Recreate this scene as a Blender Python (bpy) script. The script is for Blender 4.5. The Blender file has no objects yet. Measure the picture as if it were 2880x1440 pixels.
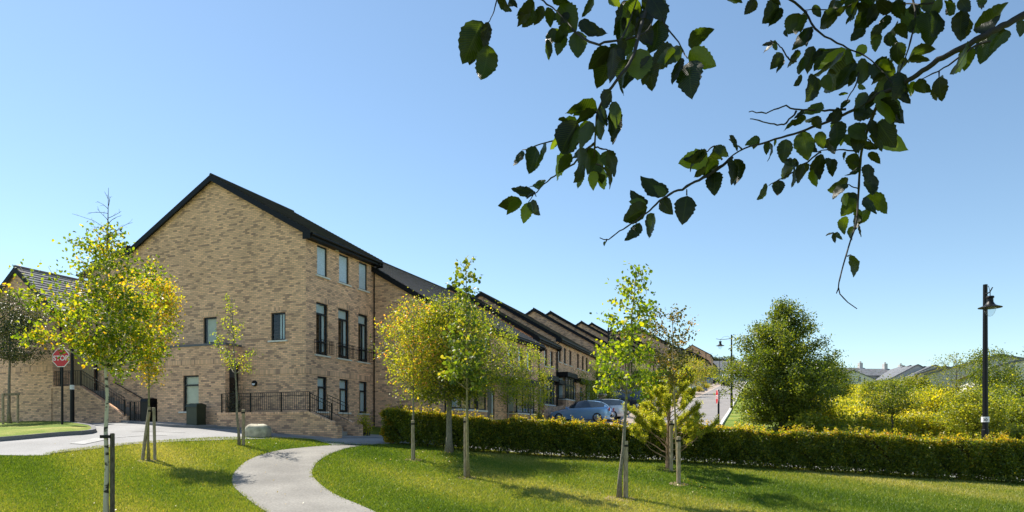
import bpy, math, random
import numpy as np
from mathutils import Vector, Matrix
random.seed(7); rng=np.random.default_rng(7)
F=1950.;CX=1440.;HY=1215.;ZC=1.6
SUN_AZ=math.radians(140); SUN_EL=math.radians(53)
TOSUN=Vector((math.cos(SUN_AZ)*math.cos(SUN_EL),math.sin(SUN_AZ)*math.cos(SUN_EL),math.sin(SUN_EL)))
scene=bpy.context.scene
COL=scene.collection
# ------------------------------------------------------------------ terrain
SD=Vector((.331,.944,0)).normalized(); SU=Vector((.944,-.331,0)).normalized()   # street direction, street right
SDn=np.array([SD.x,SD.y]); SUn=np.array([SU.x,SU.y])
def sstep(a,b,x):
    t=np.clip((x-a)/(b-a),0,1); return t*t*(3-2*t)
def zr(s):
    s=np.asarray(s,float)
    a=-2.26+.0876*np.clip(s,-5,205)
    return a+np.where(s>205,(np.minimum(s,420)-205)*.035,0)
def base(x,y):
    s=x*SDn[0]+y*SDn[1]; u=x*SUn[0]+y*SUn[1]
    w=sstep(26,34,s)
    plat=.35*sstep(-8,-10,u)+.25*sstep(-10,-12.8,u)+.7*sstep(-13.2,-14.2,u)
    bank=.5*sstep(-1.5,2.5,u)*sstep(30,36,s)*(1-sstep(150,200,s))
    right=-sstep(8,22,u)*np.clip(s-108,0,97)*.042
    return zr(s)+plat*w+bank+right
def lawn(x,y): return -2.19-.0253*x+.126*y
CP=[(x,y,lawn(x,y)) for x,y in [(-16,16.5),(-8,15.5),(0,15.5),(9,15),(-15,21),(-9.5,21),(-5,21),(3,21),(9,21),(-9.5,26),(-4.7,25.5),(5,22.9),(0,18.5),(6,17.8)]]
CP+=[(15,20.4,0),(0,8,-.75),(-12,8,-.45),(12,8,-1.),(0,0,-1.1),(-20,0,-.7),(20,0,-1.5),(22,18.6,-.45),(30,16.5,-.9),
(-8,28.5,1.55),(-12,29.5,1.78),(-16,31,1.98),(-21,33,2.2),(-27,35.5,2.5),(-40,41,3.3),(-30,60,5),(-3,30,1.35),(-4.5,33,1.7),
(-18.5,26,1.62),(-22,29,1.85),(-30,25,1.7),(2,29,.78),(6.2,32.8,.66),(12,28,.45),(20,27,.15),(28,24,-.3),(13,33,.95),(17,33.5,1.25),(22,31,1.0),
(2,33,1.25),(0,37,1.75)]
for s in (42,60,80,110):
    for u in (-5,-10,1,-16,12,30,-30):
        x=SDn[0]*s+SUn[0]*u; y=SDn[1]*s+SUn[1]*u
        CP.append((x,y,float(base(x,y))))
CP=np.array(CP); CB=np.array([float(base(p[0],p[1])) for p in CP]); RES=CP[:,2]-CB
def K(r2): return np.where(r2>0,.5*r2*np.log(np.maximum(r2,1e-12)),0)
n=len(CP); A=np.zeros((n+3,n+3))
d2=((CP[:,None,:2]-CP[None,:,:2])**2).sum(-1)
A[:n,:n]=K(d2)+np.eye(n)*2.0; A[:n,n]=1; A[:n,n+1:]=CP[:,:2]; A[n,:n]=1; A[n+1:,:n]=CP[:,:2].T
W=np.linalg.solve(A,np.concatenate([RES,np.zeros(3)]))
def Hn(x,y):
    x=np.asarray(x,float);y=np.asarray(y,float);sh=x.shape;x=x.ravel();y=y.ravel()
    r=np.zeros_like(x)
    for i in range(n): r+=W[i]*K((x-CP[i,0])**2+(y-CP[i,1])**2)
    r+=W[n]+W[n+1]*x+W[n+2]*y
    d=np.sqrt(x**2+(y-25)**2); r=np.clip(r,-1.5,2.2)*np.exp(-np.maximum(d-15,0)**2/45**2)
    return (base(x,y)+r).reshape(sh)
def H(x,y): return float(Hn(np.array([x]),np.array([y]))[0])
def G(px,py,y0=12.,y1=200.):
    """ground point seen at source pixel"""
    Y=np.arange(y0,y1,.1); X=(px-CX)/F*Y; Z=ZC+(HY-py)/F*Y
    h=Hn(X,Y); i=int(np.argmax(Z<=h))
    return Vector((X[i],Y[i],h[i]))
def PT(px,py,Y): return Vector(((px-CX)/F*Y,Y,ZC+(HY-py)/F*Y))
# ------------------------------------------------------------------ materials
MATS={}
def newmat(name):
    m=bpy.data.materials.new(name); m.use_nodes=True; nt=m.node_tree
    b=nt.nodes['Principled BSDF']; return m,nt,b
def N(nt,t,**k):
    nd=nt.nodes.new(t)
    for a,v in k.items(): setattr(nd,a,v)
    return nd
def L(nt,a,b): nt.links.new(a,b)
def ramp(nt,stops,interp='LINEAR'):
    r=N(nt,'ShaderNodeValToRGB'); cr=r.color_ramp; cr.interpolation=interp
    while len(cr.elements)<len(stops): cr.elements.new(.5)
    for e,(p,c) in zip(cr.elements,stops): e.position=p; e.color=(*c,1)
    return r
def math_(nt,op,a,b=None,c=None):
    m=N(nt,'ShaderNodeMath',operation=op)
    for i,v in enumerate((a,b,c)):
        if v is None: continue
        if hasattr(v,'links'): L(nt,v,m.inputs[i])
        else: m.inputs[i].default_value=v
    return m.outputs[0]
def plain(name,col,rough=.6,metal=0,spec=.5,var=.12,scale=6,bump=0,coat=0):
    if name in MATS: return MATS[name]
    m,nt,b=newmat(name)
    tc=N(nt,'ShaderNodeTexCoord'); no=N(nt,'ShaderNodeTexNoise'); no.inputs['Scale'].default_value=scale; no.inputs['Detail'].default_value=5
    L(nt,tc.outputs['Object'],no.inputs['Vector'])
    r=ramp(nt,[(.3,tuple(c*(1-var) for c in col)),(.7,tuple(min(1,c*(1+var)) for c in col))]); L(nt,no.outputs[0],r.inputs[0])
    L(nt,r.outputs[0],b.inputs['Base Color']); b.inputs['Roughness'].default_value=rough; b.inputs['Metallic'].default_value=metal
    b.inputs['Specular IOR Level'].default_value=spec; b.inputs['Coat Weight'].default_value=coat
    if bump:
        bp=N(nt,'ShaderNodeBump'); bp.inputs['Strength'].default_value=bump; bp.inputs['Distance'].default_value=.02
        L(nt,no.outputs[0],bp.inputs['Height']); L(nt,bp.outputs[0],b.inputs['Normal'])
    MATS[name]=m; return m
def brick(name='brick',bw=.225,bh=.075,dark=1.,tone=(1,1,1),amount=.545):
    if name in MATS: return MATS[name]
    m,nt,b=newmat(name)
    tc=N(nt,'ShaderNodeUVMap'); sp=N(nt,'ShaderNodeSeparateXYZ'); L(nt,tc.outputs[0],sp.inputs[0])
    v=math_(nt,'DIVIDE',sp.outputs[1],bh); row=math_(nt,'FLOOR',v); fv=math_(nt,'FRACT',v)
    off=math_(nt,'MULTIPLY',math_(nt,'FLOORED_MODULO',row,2.),.5) if bw>bh else 0.
    u=math_(nt,'ADD',math_(nt,'DIVIDE',sp.outputs[0],bw),off); col=math_(nt,'FLOOR',u); fu=math_(nt,'FRACT',u)
    mort=math_(nt,'MAXIMUM',math_(nt,'LESS_THAN',fu,.012/bw),math_(nt,'LESS_THAN',fv,.012/bh))
    cb=N(nt,'ShaderNodeCombineXYZ'); L(nt,col,cb.inputs[0]); L(nt,row,cb.inputs[1])
    wn=N(nt,'ShaderNodeTexWhiteNoise',noise_dimensions='2D'); L(nt,cb.outputs[0],wn.inputs['Vector'])
    cb2=N(nt,'ShaderNodeCombineXYZ'); L(nt,math_(nt,'MULTIPLY',col,bw*1.15),cb2.inputs[0]); L(nt,math_(nt,'MULTIPLY',row,bh*3.4),cb2.inputs[1])
    ns=N(nt,'ShaderNodeTexNoise',noise_dimensions='2D'); ns.inputs['Scale'].default_value=2.1; ns.inputs['Detail'].default_value=3; ns.inputs['Roughness'].default_value=.6
    L(nt,cb2.outputs[0],ns.inputs['Vector'])
    q=math_(nt,'ADD',ns.outputs[0],math_(nt,'MULTIPLY',math_(nt,'SUBTRACT',wn.outputs[0],.5),.22))
    T=lambda c:tuple(a*t for a,t in zip(c,tone))
    r=ramp(nt,[(amount+.02,T((.95,.585,.365))),(amount+.06,T((.56,.345,.235))),(.74,T((.40,.255,.19)))]); L(nt,q,r.inputs[0])
    r2=ramp(nt,[(0,(.78,.78,.8)),(1,(1.12,1.1,1.06))]); L(nt,wn.outputs[0],r2.inputs[0])
    mx=N(nt,'ShaderNodeMix',data_type='RGBA',blend_type='MULTIPLY'); mx.inputs[0].default_value=1
    L(nt,r.outputs[0],mx.inputs[6]); L(nt,r2.outputs[0],mx.inputs[7])
    # weathering
    tg=N(nt,'ShaderNodeTexCoord'); n3=N(nt,'ShaderNodeTexNoise'); n3.inputs['Scale'].default_value=.6; n3.inputs['Detail'].default_value=6; L(nt,tg.outputs['Object'],n3.inputs['Vector'])
    r3=ramp(nt,[(.3,(.86*dark,)*3),(.7,(1.06*dark,)*3)]); L(nt,n3.outputs[0],r3.inputs[0])
    m3=N(nt,'ShaderNodeMix',data_type='RGBA',blend_type='MULTIPLY'); m3.inputs[0].default_value=1
    mm=N(nt,'ShaderNodeMix',data_type='RGBA'); L(nt,mort,mm.inputs[0]); L(nt,mx.outputs[2],mm.inputs[6]); mm.inputs[7].default_value=(.40*tone[0],.29*tone[1],.21*tone[2],1)
    L(nt,mm.outputs[2],m3.inputs[6]); L(nt,r3.outputs[0],m3.inputs[7]); L(nt,m3.outputs[2],b.inputs['Base Color'])
    bp=N(nt,'ShaderNodeBump'); bp.inputs['Strength'].default_value=.6; bp.inputs['Distance'].default_value=.01
    L(nt,math_(nt,'SUBTRACT',1.,mort),bp.inputs['Height']); L(nt,bp.outputs[0],b.inputs['Normal'])
    b.inputs['Roughness'].default_value=.9; b.inputs['Specular IOR Level'].default_value=.2
    MATS[name]=m; return m
def foliage(name,stops,trans=.45,rough=.45,gloss=.5,tcol=None,gain=2.0):
    if name in MATS: return MATS[name]
    m,nt,b=newmat(name)
    at=N(nt,'ShaderNodeAttribute',attribute_name='tint'); r=ramp(nt,stops); L(nt,at.outputs['Fac'],r.inputs[0])
    L(nt,r.outputs[0],b.inputs['Base Color']); b.inputs['Roughness'].default_value=rough; b.inputs['Specular IOR Level'].default_value=gloss
    tr=N(nt,'ShaderNodeBsdfTranslucent'); g=N(nt,'ShaderNodeMix',data_type='RGBA',blend_type='MULTIPLY'); g.inputs[0].default_value=1
    L(nt,r.outputs[0],g.inputs[6]); g.inputs[7].default_value=(*(tcol or (gain*1.5,gain*1.35,gain*.35)),1); L(nt,g.outputs[2],tr.inputs[0])
    ms=N(nt,'ShaderNodeMixShader'); ms.inputs[0].default_value=trans; L(nt,b.outputs[0],ms.inputs[1]); L(nt,tr.outputs[0],ms.inputs[2])
    L(nt,ms.outputs[0],nt.nodes['Material Output'].inputs[0]); MATS[name]=m; return m
def glass(name='window_glass',tint=(.75,.82,.85),ior=1.6):
    if name in MATS: return MATS[name]
    m,nt,b=newmat(name); nt.nodes.remove(b)
    t=N(nt,'ShaderNodeBsdfTransparent'); t.inputs[0].default_value=(*tint,1)
    g=N(nt,'ShaderNodeBsdfGlossy'); g.inputs['Roughness'].default_value=.02
    lw=N(nt,'ShaderNodeLayerWeight'); lw.inputs[0].default_value=.5; fr=math_(nt,'MULTIPLY_ADD',math_(nt,'POWER',lw.outputs['Facing'],4.),.9,.06)
    ms=N(nt,'ShaderNodeMixShader'); L(nt,fr,ms.inputs[0]); L(nt,t.outputs[0],ms.inputs[1]); L(nt,g.outputs[0],ms.inputs[2])
    L(nt,ms.outputs[0],nt.nodes['Material Output'].inputs[0]); MATS[name]=m; return m
def bark(name,c0,c1,scale=14,stretch=4,p0=.38,p1=.6):
    if name in MATS: return MATS[name]
    m,nt,b=newmat(name); tc=N(nt,'ShaderNodeTexCoord'); mp=N(nt,'ShaderNodeMapping'); mp.inputs['Scale'].default_value=(stretch,stretch,1)
    L(nt,tc.outputs['Object'],mp.inputs[0]); no=N(nt,'ShaderNodeTexNoise'); no.inputs['Scale'].default_value=scale; no.inputs['Detail'].default_value=6
    L(nt,mp.outputs[0],no.inputs[0]); r=ramp(nt,[(p0,c0),(p1,c1)]); L(nt,no.outputs[0],r.inputs[0]); L(nt,r.outputs[0],b.inputs['Base Color'])
    bp=N(nt,'ShaderNodeBump'); bp.inputs['Strength'].default_value=.5; bp.inputs['Distance'].default_value=.01; L(nt,no.outputs[0],bp.inputs['Height']); L(nt,bp.outputs[0],b.inputs['Normal'])
    b.inputs['Roughness'].default_value=.85; MATS[name]=m; return m
# ------------------------------------------------------------------ mesh builder
ORG={}
class MB:
    def __init__(s): s.v=[];s.f=[];s.mi=[]
    def q(s,*pts,mi=0):
        i=len(s.v); s.v+= [tuple(p) for p in pts]; s.f.append(tuple(range(i,i+len(pts)))); s.mi.append(mi)
    def box(s,o,a,b,c,mi=0):
        o=Vector(o);a=Vector(a);b=Vector(b);c=Vector(c)
        if a.cross(b).dot(c)<0: a,b=b,a
        P=[o,o+a,o+a+b,o+b,o+c,o+a+c,o+a+b+c,o+b+c]
        i=len(s.v); s.v+=[tuple(p) for p in P]
        for f in ((0,3,2,1),(4,5,6,7),(0,1,5,4),(1,2,6,5),(2,3,7,6),(3,0,4,7)): s.f.append(tuple(i+k for k in f)); s.mi.append(mi)
    def bar(s,p,q_,w,h=None,up=Vector((0,0,1)),mi=0):
        p=Vector(p);q_=Vector(q_);h=h or w; d=q_-p
        if d.length<1e-6: return
        x=d.cross(up)
        if x.length<1e-4: x=d.cross(Vector((1,0,0)))
        x.normalize(); y=x.cross(d).normalized()
        s.box(p-x*w/2-y*h/2,d,x*w,y*h,mi)
    def tube(s,pts,rad,n=6,mi=0,cap=True):
        pts=[Vector(p) for p in pts]
        if not hasattr(rad,'__len__'): rad=[rad]*len(pts)
        i0=len(s.v); m=len(pts); prev=None
        for k,p in enumerate(pts):
            d=(pts[min(k+1,m-1)]-pts[max(k-1,0)])
            if d.length<1e-9: d=Vector((0,0,1))
            d.normalize()
            if prev is None:
                x=d.orthogonal().normalized()
            else:
                x=prev-d*prev.dot(d)
                x=x.normalized() if x.length>1e-5 else d.orthogonal().normalized()
            prev=x; y=d.cross(x)
            for j in range(n):
                a=2*math.pi*j/n; s.v.append(tuple(p+(x*math.cos(a)+y*math.sin(a))*rad[k]))
        for k in range(m-1):
            for j in range(n):
                a=i0+k*n+j;b=i0+k*n+(j+1)%n; s.f.append((a,b,b+n,a+n)); s.mi.append(mi)
        if cap:
            s.f.append(tuple(i0+j for j in range(n-1,-1,-1))); s.mi.append(mi)
            s.f.append(tuple(i0+(m-1)*n+j for j in range(n))); s.mi.append(mi)
    def lathe(s,c,prof,n=16,mi=0,axis=None):
        c=Vector(c); M=Matrix.Identity(3) if axis is None else Vector((0,0,1)).rotation_difference(Vector(axis)).to_matrix()
        i0=len(s.v)
        for r,z in prof:
            for j in range(n):
                a=2*math.pi*j/n; s.v.append(tuple(c+M@Vector((r*math.cos(a),r*math.sin(a),z))))
        for k in range(len(prof)-1):
            for j in range(n):
                a=i0+k*n+j;b=i0+k*n+(j+1)%n; s.f.append((a,b,b+n,a+n)); s.mi.append(mi)
    def prism(s,poly,d,mi=0):
        d=Vector(d);poly=[Vector(p) for p in poly]; k=len(poly)
        nrm=Vector((0,0,0))
        for i in range(k): nrm+=poly[i].cross(poly[(i+1)%k])
        if nrm.dot(d)>0: poly=poly[::-1]
        i0=len(s.v); s.v+=[tuple(p) for p in poly]+[tuple(p+d) for p in poly]
        s.f.append(tuple(range(i0,i0+k))); s.mi.append(mi)
        s.f.append(tuple(range(i0+2*k-1,i0+k-1,-1))); s.mi.append(mi)
        for i in range(k):
            j=(i+1)%k; s.f.append((i0+i,i0+k+i,i0+k+j,i0+j)); s.mi.append(mi)
    def obj(s,name,mats,parent=None,smooth=False,weld=False):
        org=ORG.get(parent.name,Vector((0,0,0))) if parent else Vector((0,0,0))
        v=np.array(s.v,dtype=float).reshape(-1,3)-np.array(org)
        fs=s.f
        if weld:
            key={}; idx=[]; nv=[]
            for p in np.round(v,4).tolist():
                t=tuple(p)
                if t not in key: key[t]=len(nv); nv.append(t)
                idx.append(key[t])
            ff=[]; 
            for f in s.f:
                g=[]; 
                for i in f:
                    if idx[i] not in g: g.append(idx[i])
                if len(g)>2: ff.append(tuple(g))
            v=np.array(nv); fs=ff
        me=bpy.data.meshes.new(name); me.from_pydata(v.tolist(),[],fs)
        if not isinstance(mats,(list,tuple)): mats=[mats]
        for m in mats: me.materials.append(m)
        if len(mats)>1: me.polygons.foreach_set('material_index',s.mi)
        uvbox(me,np.array(org))
        if smooth: me.polygons.foreach_set('use_smooth',[True]*len(me.polygons))
        o=bpy.data.objects.new(name,me); COL.objects.link(o)
        if parent: o.parent=parent; ORG[o.name]=org
        return o
def uvbox(me,org):
    nl=len(me.loops); npoly=len(me.polygons)
    if nl==0: return
    co=np.empty(len(me.vertices)*3); me.vertices.foreach_get('co',co); co=co.reshape(-1,3)+org
    li=np.empty(nl,dtype=np.int32); me.loops.foreach_get('vertex_index',li)
    nr=np.empty(npoly*3); me.polygons.foreach_get('normal',nr); nr=nr.reshape(-1,3)
    lt=np.empty(npoly,dtype=np.int32); me.polygons.foreach_get('loop_total',lt)
    nl_=np.repeat(nr,lt,axis=0); c=co[li]
    h=np.stack([-nl_[:,1],nl_[:,0]],1); hl=np.linalg.norm(h,axis=1,keepdims=True); vert=hl[:,0]>.5
    h=h/np.maximum(hl,1e-6)
    u=np.where(vert,(c[:,:2]*h).sum(1),c[:,0]); v=np.where(vert,c[:,2],c[:,1])
    uv=me.uv_layers.new(name='UVMap'); uv.data.foreach_set('uv',np.stack([u,v],1).ravel())
def tag(o,label=None,cat=None,group=None,kind=None):
    if label:o['label']=label
    if cat:o['category']=cat
    if group:o['group']=group
    if kind:o['kind']=kind
    return o
def thing(name,label,cat,loc,group=None):
    o=bpy.data.objects.new(name,None); COL.objects.link(o); o.location=loc; o.empty_display_size=.3
    ORG[o.name]=Vector(loc); return tag(o,label,cat,group)
def copy_tree(o,parent=None):
    c=o.copy(); COL.objects.link(c)
    if parent: c.parent=parent
    for ch in o.children: copy_tree(ch,c)
    return c
def leafmesh(name,P,size,mat,parent=None,tint=None,aspect=.62,up=0.,flat=None,seed=0,fold=.25):
    """many small leaf faces: P Nx3 positions (world), random orientation"""
    r=np.random.default_rng(seed); n=len(P); 
    d=r.normal(size=(n,3)); d[:,2]-=up; d/=np.linalg.norm(d,axis=1,keepdims=True)
    e=r.normal(size=(n,3)); 
    if flat is not None: e+=np.array(flat)
    w=np.cross(d,e); w/=np.linalg.norm(w,axis=1,keepdims=True)+1e-9; nn=np.cross(w,d)
    s=np.asarray(size)*r.uniform(.7,1.25,n) if np.ndim(size)==0 else np.asarray(size)
    s=s[:,None]; 
    a=P; b=P+d*s*.45+w*s*aspect*.5+nn*s*fold*.4; c=P+d*s; e2=P+d*s*.45-w*s*aspect*.5+nn*s*fold*.4
    six=np.ndim(size)==0 and size>=.055 and n<70000
    if six:
        V=np.stack([a,P+d*s*.22+w*s*aspect*.42+nn*s*fold*.35,P+d*s*.6+w*s*aspect*.46+nn*s*fold*.35,c-nn*s*fold*.3,P+d*s*.6-w*s*aspect*.46+nn*s*fold*.35,P+d*s*.22-w*s*aspect*.42+nn*s*fold*.35],1).reshape(-1,3)
    else: V=np.stack([a,b,c,e2],1).reshape(-1,3)
    org=np.array(ORG.get(parent.name,Vector((0,0,0)))) if parent else np.zeros(3)
    V=V-org
    me=bpy.data.meshes.new(name); nv=len(V); t=r.uniform(0,1,n) if tint is None else tint
    if six: LI=(np.arange(n)[:,None]*6+np.array([0,1,2,3,0,3,4,5])[None]).ravel(); t=np.repeat(t,2); n=n*2
    else: LI=np.arange(4*n)
    me.vertices.add(nv); me.loops.add(4*n); me.polygons.add(n)
    me.vertices.foreach_set('co',V.ravel()); me.loops.foreach_set('vertex_index',LI.astype(np.int32))
    me.polygons.foreach_set('loop_start',np.arange(0,4*n,4,dtype=np.int32)); me.polygons.foreach_set('loop_total',np.full(n,4,dtype=np.int32))
    me.update(calc_edges=True)
    at=me.attributes.new('tint','FLOAT','FACE'); at.data.foreach_set('value',np.clip(t,0,1).astype(np.float32))
    me.materials.append(mat); o=bpy.data.objects.new(name,me); COL.objects.link(o)
    if parent: o.parent=parent; ORG[o.name]=Vector(org)
    return o
# ------------------------------------------------------------------ standard materials
BRICK=brick(); SOLD=brick('soldier_brick',.075,.225,amount=.55); BRICKD=brick('weathered_brick',dark=.85,amount=.52)
BLACK=plain('black_painted_metal',(.006,.006,.007),.45,var=.2,spec=.25); DARKBOARD=plain('dark_fascia_board',(.007,.008,.010),.55,var=.2,spec=.2)
FRAME=plain('anthracite_frame',(.018,.021,.026),.45,var=.1,spec=.3); SILL=plain('concrete_sill',(.68,.66,.6),.8,var=.1,scale=12)
BLIND=plain('pale_blind',(.85,.87,.83),.9,var=.03); CURTAIN=plain('beige_curtain',(.85,.76,.56),.9,var=.1,scale=3)
GLASS=glass(); LEAD=plain('lead_flashing',(.10,.105,.115),.5,var=.15)
WOOD=bark('stake_timber',(.24,.18,.11),(.42,.34,.23),8,6); OAKF=bark('fence_timber',(.34,.25,.15),(.45,.35,.22),5,9)
def roofmat(name,c,r=.55):
    if name in MATS: return MATS[name]
    m,nt,b=newmat(name); tc=N(nt,'ShaderNodeTexCoord'); no=N(nt,'ShaderNodeTexNoise'); no.inputs['Scale'].default_value=2.2; no.inputs['Detail'].default_value=8; no.inputs['Roughness'].default_value=.7
    L(nt,tc.outputs['Object'],no.inputs[0]); rr=ramp(nt,[(.3,tuple(k*.6 for k in c)),(.7,tuple(k*1.35 for k in c))]); L(nt,no.outputs[0],rr.inputs[0])
    vo=N(nt,'ShaderNodeTexVoronoi'); vo.inputs['Scale'].default_value=3.2; L(nt,tc.outputs['Object'],vo.inputs[0])
    mx=N(nt,'ShaderNodeMix',data_type='RGBA',blend_type='OVERLAY'); mx.inputs[0].default_value=.35; L(nt,rr.outputs[0],mx.inputs[6]); L(nt,vo.outputs['Color'],mx.inputs[7])
    hs=N(nt,'ShaderNodeHueSaturation'); hs.inputs['Saturation'].default_value=.35; L(nt,mx.outputs[2],hs.inputs['Color']); L(nt,hs.outputs[0],b.inputs['Base Color'])
    b.inputs['Roughness'].default_value=r; MATS[name]=m; return m
ROOF=roofmat('dark_roof_tile',(.035,.03,.027),.7); SLATE=roofmat('grey_slate',(.115,.13,.16),.6); ROOFL=roofmat('brown_roof_tile',(.12,.10,.09),.6)
# ------------------------------------------------------------------ camera, sun, sky
cam=bpy.data.cameras.new('camera'); co=bpy.data.objects.new('camera',cam); COL.objects.link(co)
co.location=(0,0,ZC); co.rotation_euler=(math.pi/2,0,0); cam.sensor_width=36; cam.lens=F/2880*36; cam.shift_y=(HY-720)/2880; cam.clip_end=3000; cam.clip_start=.05
scene.camera=co
w=bpy.data.worlds.new('World'); scene.world=w; w.use_nodes=True; nt=w.node_tree
sky=N(nt,'ShaderNodeTexSky',sky_type='NISHITA'); sky.sun_disc=False; sky.sun_elevation=SUN_EL; sky.sun_rotation=math.atan2(TOSUN.x,TOSUN.y)
sky.air_density=1.0; sky.dust_density=.15; sky.ozone_density=1.6; sky.altitude=200
wb=N(nt,'ShaderNodeMix',data_type='RGBA',blend_type='MULTIPLY'); wb.inputs[0].default_value=1; wb.inputs[7].default_value=(.90,.945,.905,1); L(nt,sky.outputs[0],wb.inputs[6]); L(nt,wb.outputs[2],nt.nodes['Background'].inputs[0]); nt.nodes['Background'].inputs[1].default_value=.103
sl=bpy.data.lights.new('sun','SUN'); sl.energy=4.7; sl.angle=math.radians(.55); sl.color=(1,.93,.82)
so=bpy.data.objects.new('sun',sl); COL.objects.link(so); so.rotation_euler=TOSUN.to_track_quat('Z','Y').to_euler()
scene.view_settings.view_transform='Standard'; scene.view_settings.look='None'; scene.view_settings.exposure=.92; scene.view_settings.gamma=1
scene.render.engine='CYCLES'
scene.cycles.max_bounces=8; scene.cycles.transparent_max_bounces=16
# ------------------------------------------------------------------ ground
def grassmat():
    m,nt,b=newmat('lawn_ground'); tc=N(nt,'ShaderNodeTexCoord')
    mp=N(nt,'ShaderNodeMapping'); mp.inputs['Scale'].default_value=(1,1,.2); L(nt,tc.outputs['Object'],mp.inputs[0])
    a=N(nt,'ShaderNodeTexNoise'); a.inputs['Scale'].default_value=.55; a.inputs['Detail'].default_value=7; a.inputs['Roughness'].default_value=.62; L(nt,mp.outputs[0],a.inputs[0])
    r=ramp(nt,[(.33,(.08,.14,.018)),(.5,(.15,.21,.03)),(.68,(.30,.30,.09))]); L(nt,a.outputs[0],r.inputs[0])
    f=N(nt,'ShaderNodeTexNoise'); f.inputs['Scale'].default_value=28; f.inputs['Detail'].default_value=4; L(nt,mp.outputs[0],f.inputs[0])
    r2=ramp(nt,[(.3,(.6,.62,.55)),(.7,(1.4,1.35,1.2))]); L(nt,f.outputs[0],r2.inputs[0])
    mx=N(nt,'ShaderNodeMix',data_type='RGBA',blend_type='MULTIPLY'); mx.inputs[0].default_value=1; L(nt,r.outputs[0],mx.inputs[6]); L(nt,r2.outputs[0],mx.inputs[7])
    L(nt,mx.outputs[2],b.inputs['Base Color']); b.inputs['Roughness'].default_value=.9; b.inputs['Specular IOR Level'].default_value=.15
    bp=N(nt,'ShaderNodeBump'); bp.inputs['Strength'].default_value=.7; bp.inputs['Distance'].default_value=.04; L(nt,f.outputs[0],bp.inputs['Height']); L(nt,bp.outputs[0],b.inputs['Normal'])
    return m
LAWN=grassmat()
def hmesh(name,X,Y,Z,mats,label=None):
    """grid mesh from 2-D arrays"""
    h,w_=X.shape; v=np.stack([X,Y,Z],-1).reshape(-1,3); me=bpy.data.meshes.new(name)
    i=np.arange(h*w_).reshape(h,w_); f=np.stack([i[:-1,:-1],i[:-1,1:],i[1:,1:],i[1:,:-1]],-1).reshape(-1,4)
    a=v[f[0]]; 
    if np.cross(a[1]-a[0],a[2]-a[0])[2]<0: f=f[:,::-1]
    me.from_pydata(v.tolist(),[],f.tolist()); me.materials.append(mats); uvbox(me,np.zeros(3))
    me.polygons.foreach_set('use_smooth',[True]*len(me.polygons))
    o=bpy.data.objects.new(name,me); COL.objects.link(o); return o
gx=np.sinh(np.linspace(-1,1,340)*4.1)/np.sinh(4.1)*520+3
gy=12+np.sinh(np.linspace(-.62,1,360)*4.3)/np.sinh(4.3)*760+8
GX,GY=np.meshgrid(gx,gy); tag(hmesh('ground',GX,GY,Hn(GX,GY),LAWN),kind='structure')
def smoothline(pts,nn):
    pts=np.array([(p[0],p[1]) for p in pts],float); k=len(pts)
    t=np.concatenate([[0],np.cumsum(np.sqrt((np.diff(pts,axis=0)**2).sum(1)))]); q=np.linspace(0,t[-1],nn)
    # catmull-rom
    out=[]
    for s in q:
        i=min(max(int(np.searchsorted(t,s))-1,0),k-2); f=(s-t[i])/max(t[i+1]-t[i],1e-9)
        p0=pts[max(i-1,0)];p1=pts[i];p2=pts[i+1];p3=pts[min(i+2,k-1)]
        m1=(p2-p0)*.5;m2=(p3-p1)*.5
        out.append((2*f**3-3*f**2+1)*p1+(f**3-2*f**2+f)*m1+(-2*f**3+3*f**2)*p2+(f**3-f**2)*m2)
    return np.array(out)
def ribbon(name,Lp_,Rp_,off,mat,nn=160,nc=14,smooth=True):
    a=smoothline(Lp_,nn); b=smoothline(Rp_,nn); t=np.linspace(0,1,nc)[None,:,None]
    P=a[:,None]*(1-t)+b[:,None]*t; X=P[...,0];Y=P[...,1]; Z=Hn(X,Y)+(off(X,Y) if callable(off) else off)
    return tag(hmesh(name,X,Y,Z,mat),kind='structure')
def asphalt(name,c,sc=9,v=.16,speck=.25):
    m,nt,b=newmat(name); tc=N(nt,'ShaderNodeTexCoord'); a=N(nt,'ShaderNodeTexNoise'); a.inputs['Scale'].default_value=.7; a.inputs['Detail'].default_value=8; L(nt,tc.outputs['Object'],a.inputs[0])
    r=ramp(nt,[(.3,tuple(k*(1-v) for k in c)),(.7,tuple(k*(1+v) for k in c))]); L(nt,a.outputs[0],r.inputs[0])
    f=N(nt,'ShaderNodeTexNoise'); f.inputs['Scale'].default_value=sc*5; f.inputs['Detail'].default_value=3; L(nt,tc.outputs['Object'],f.inputs[0])
    r2=ramp(nt,[(.3,(1-speck,)*3),(.7,(1+speck,)*3)]); L(nt,f.outputs[0],r2.inputs[0])
    mx=N(nt,'ShaderNodeMix',data_type='RGBA',blend_type='MULTIPLY'); mx.inputs[0].default_value=1; L(nt,r.outputs[0],mx.inputs[6]); L(nt,r2.outputs[0],mx.inputs[7])
    L(nt,mx.outputs[2],b.inputs['Base Color']); b.inputs['Roughness'].default_value=.85
    bp=N(nt,'ShaderNodeBump'); bp.inputs['Strength'].default_value=.3; bp.inputs['Distance'].default_value=.01; L(nt,f.outputs[0],bp.inputs['Height']); L(nt,bp.outputs[0],b.inputs['Normal'])
    return m
ROAD=asphalt('pale_asphalt',(.25,.25,.25)); STREET=asphalt('street_asphalt',(.22,.205,.195)); PAVE=asphalt('concrete_pavement',(.30,.285,.26)); PATH=asphalt('grey_path',(.20,.19,.17),4,.25,.2)
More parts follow.
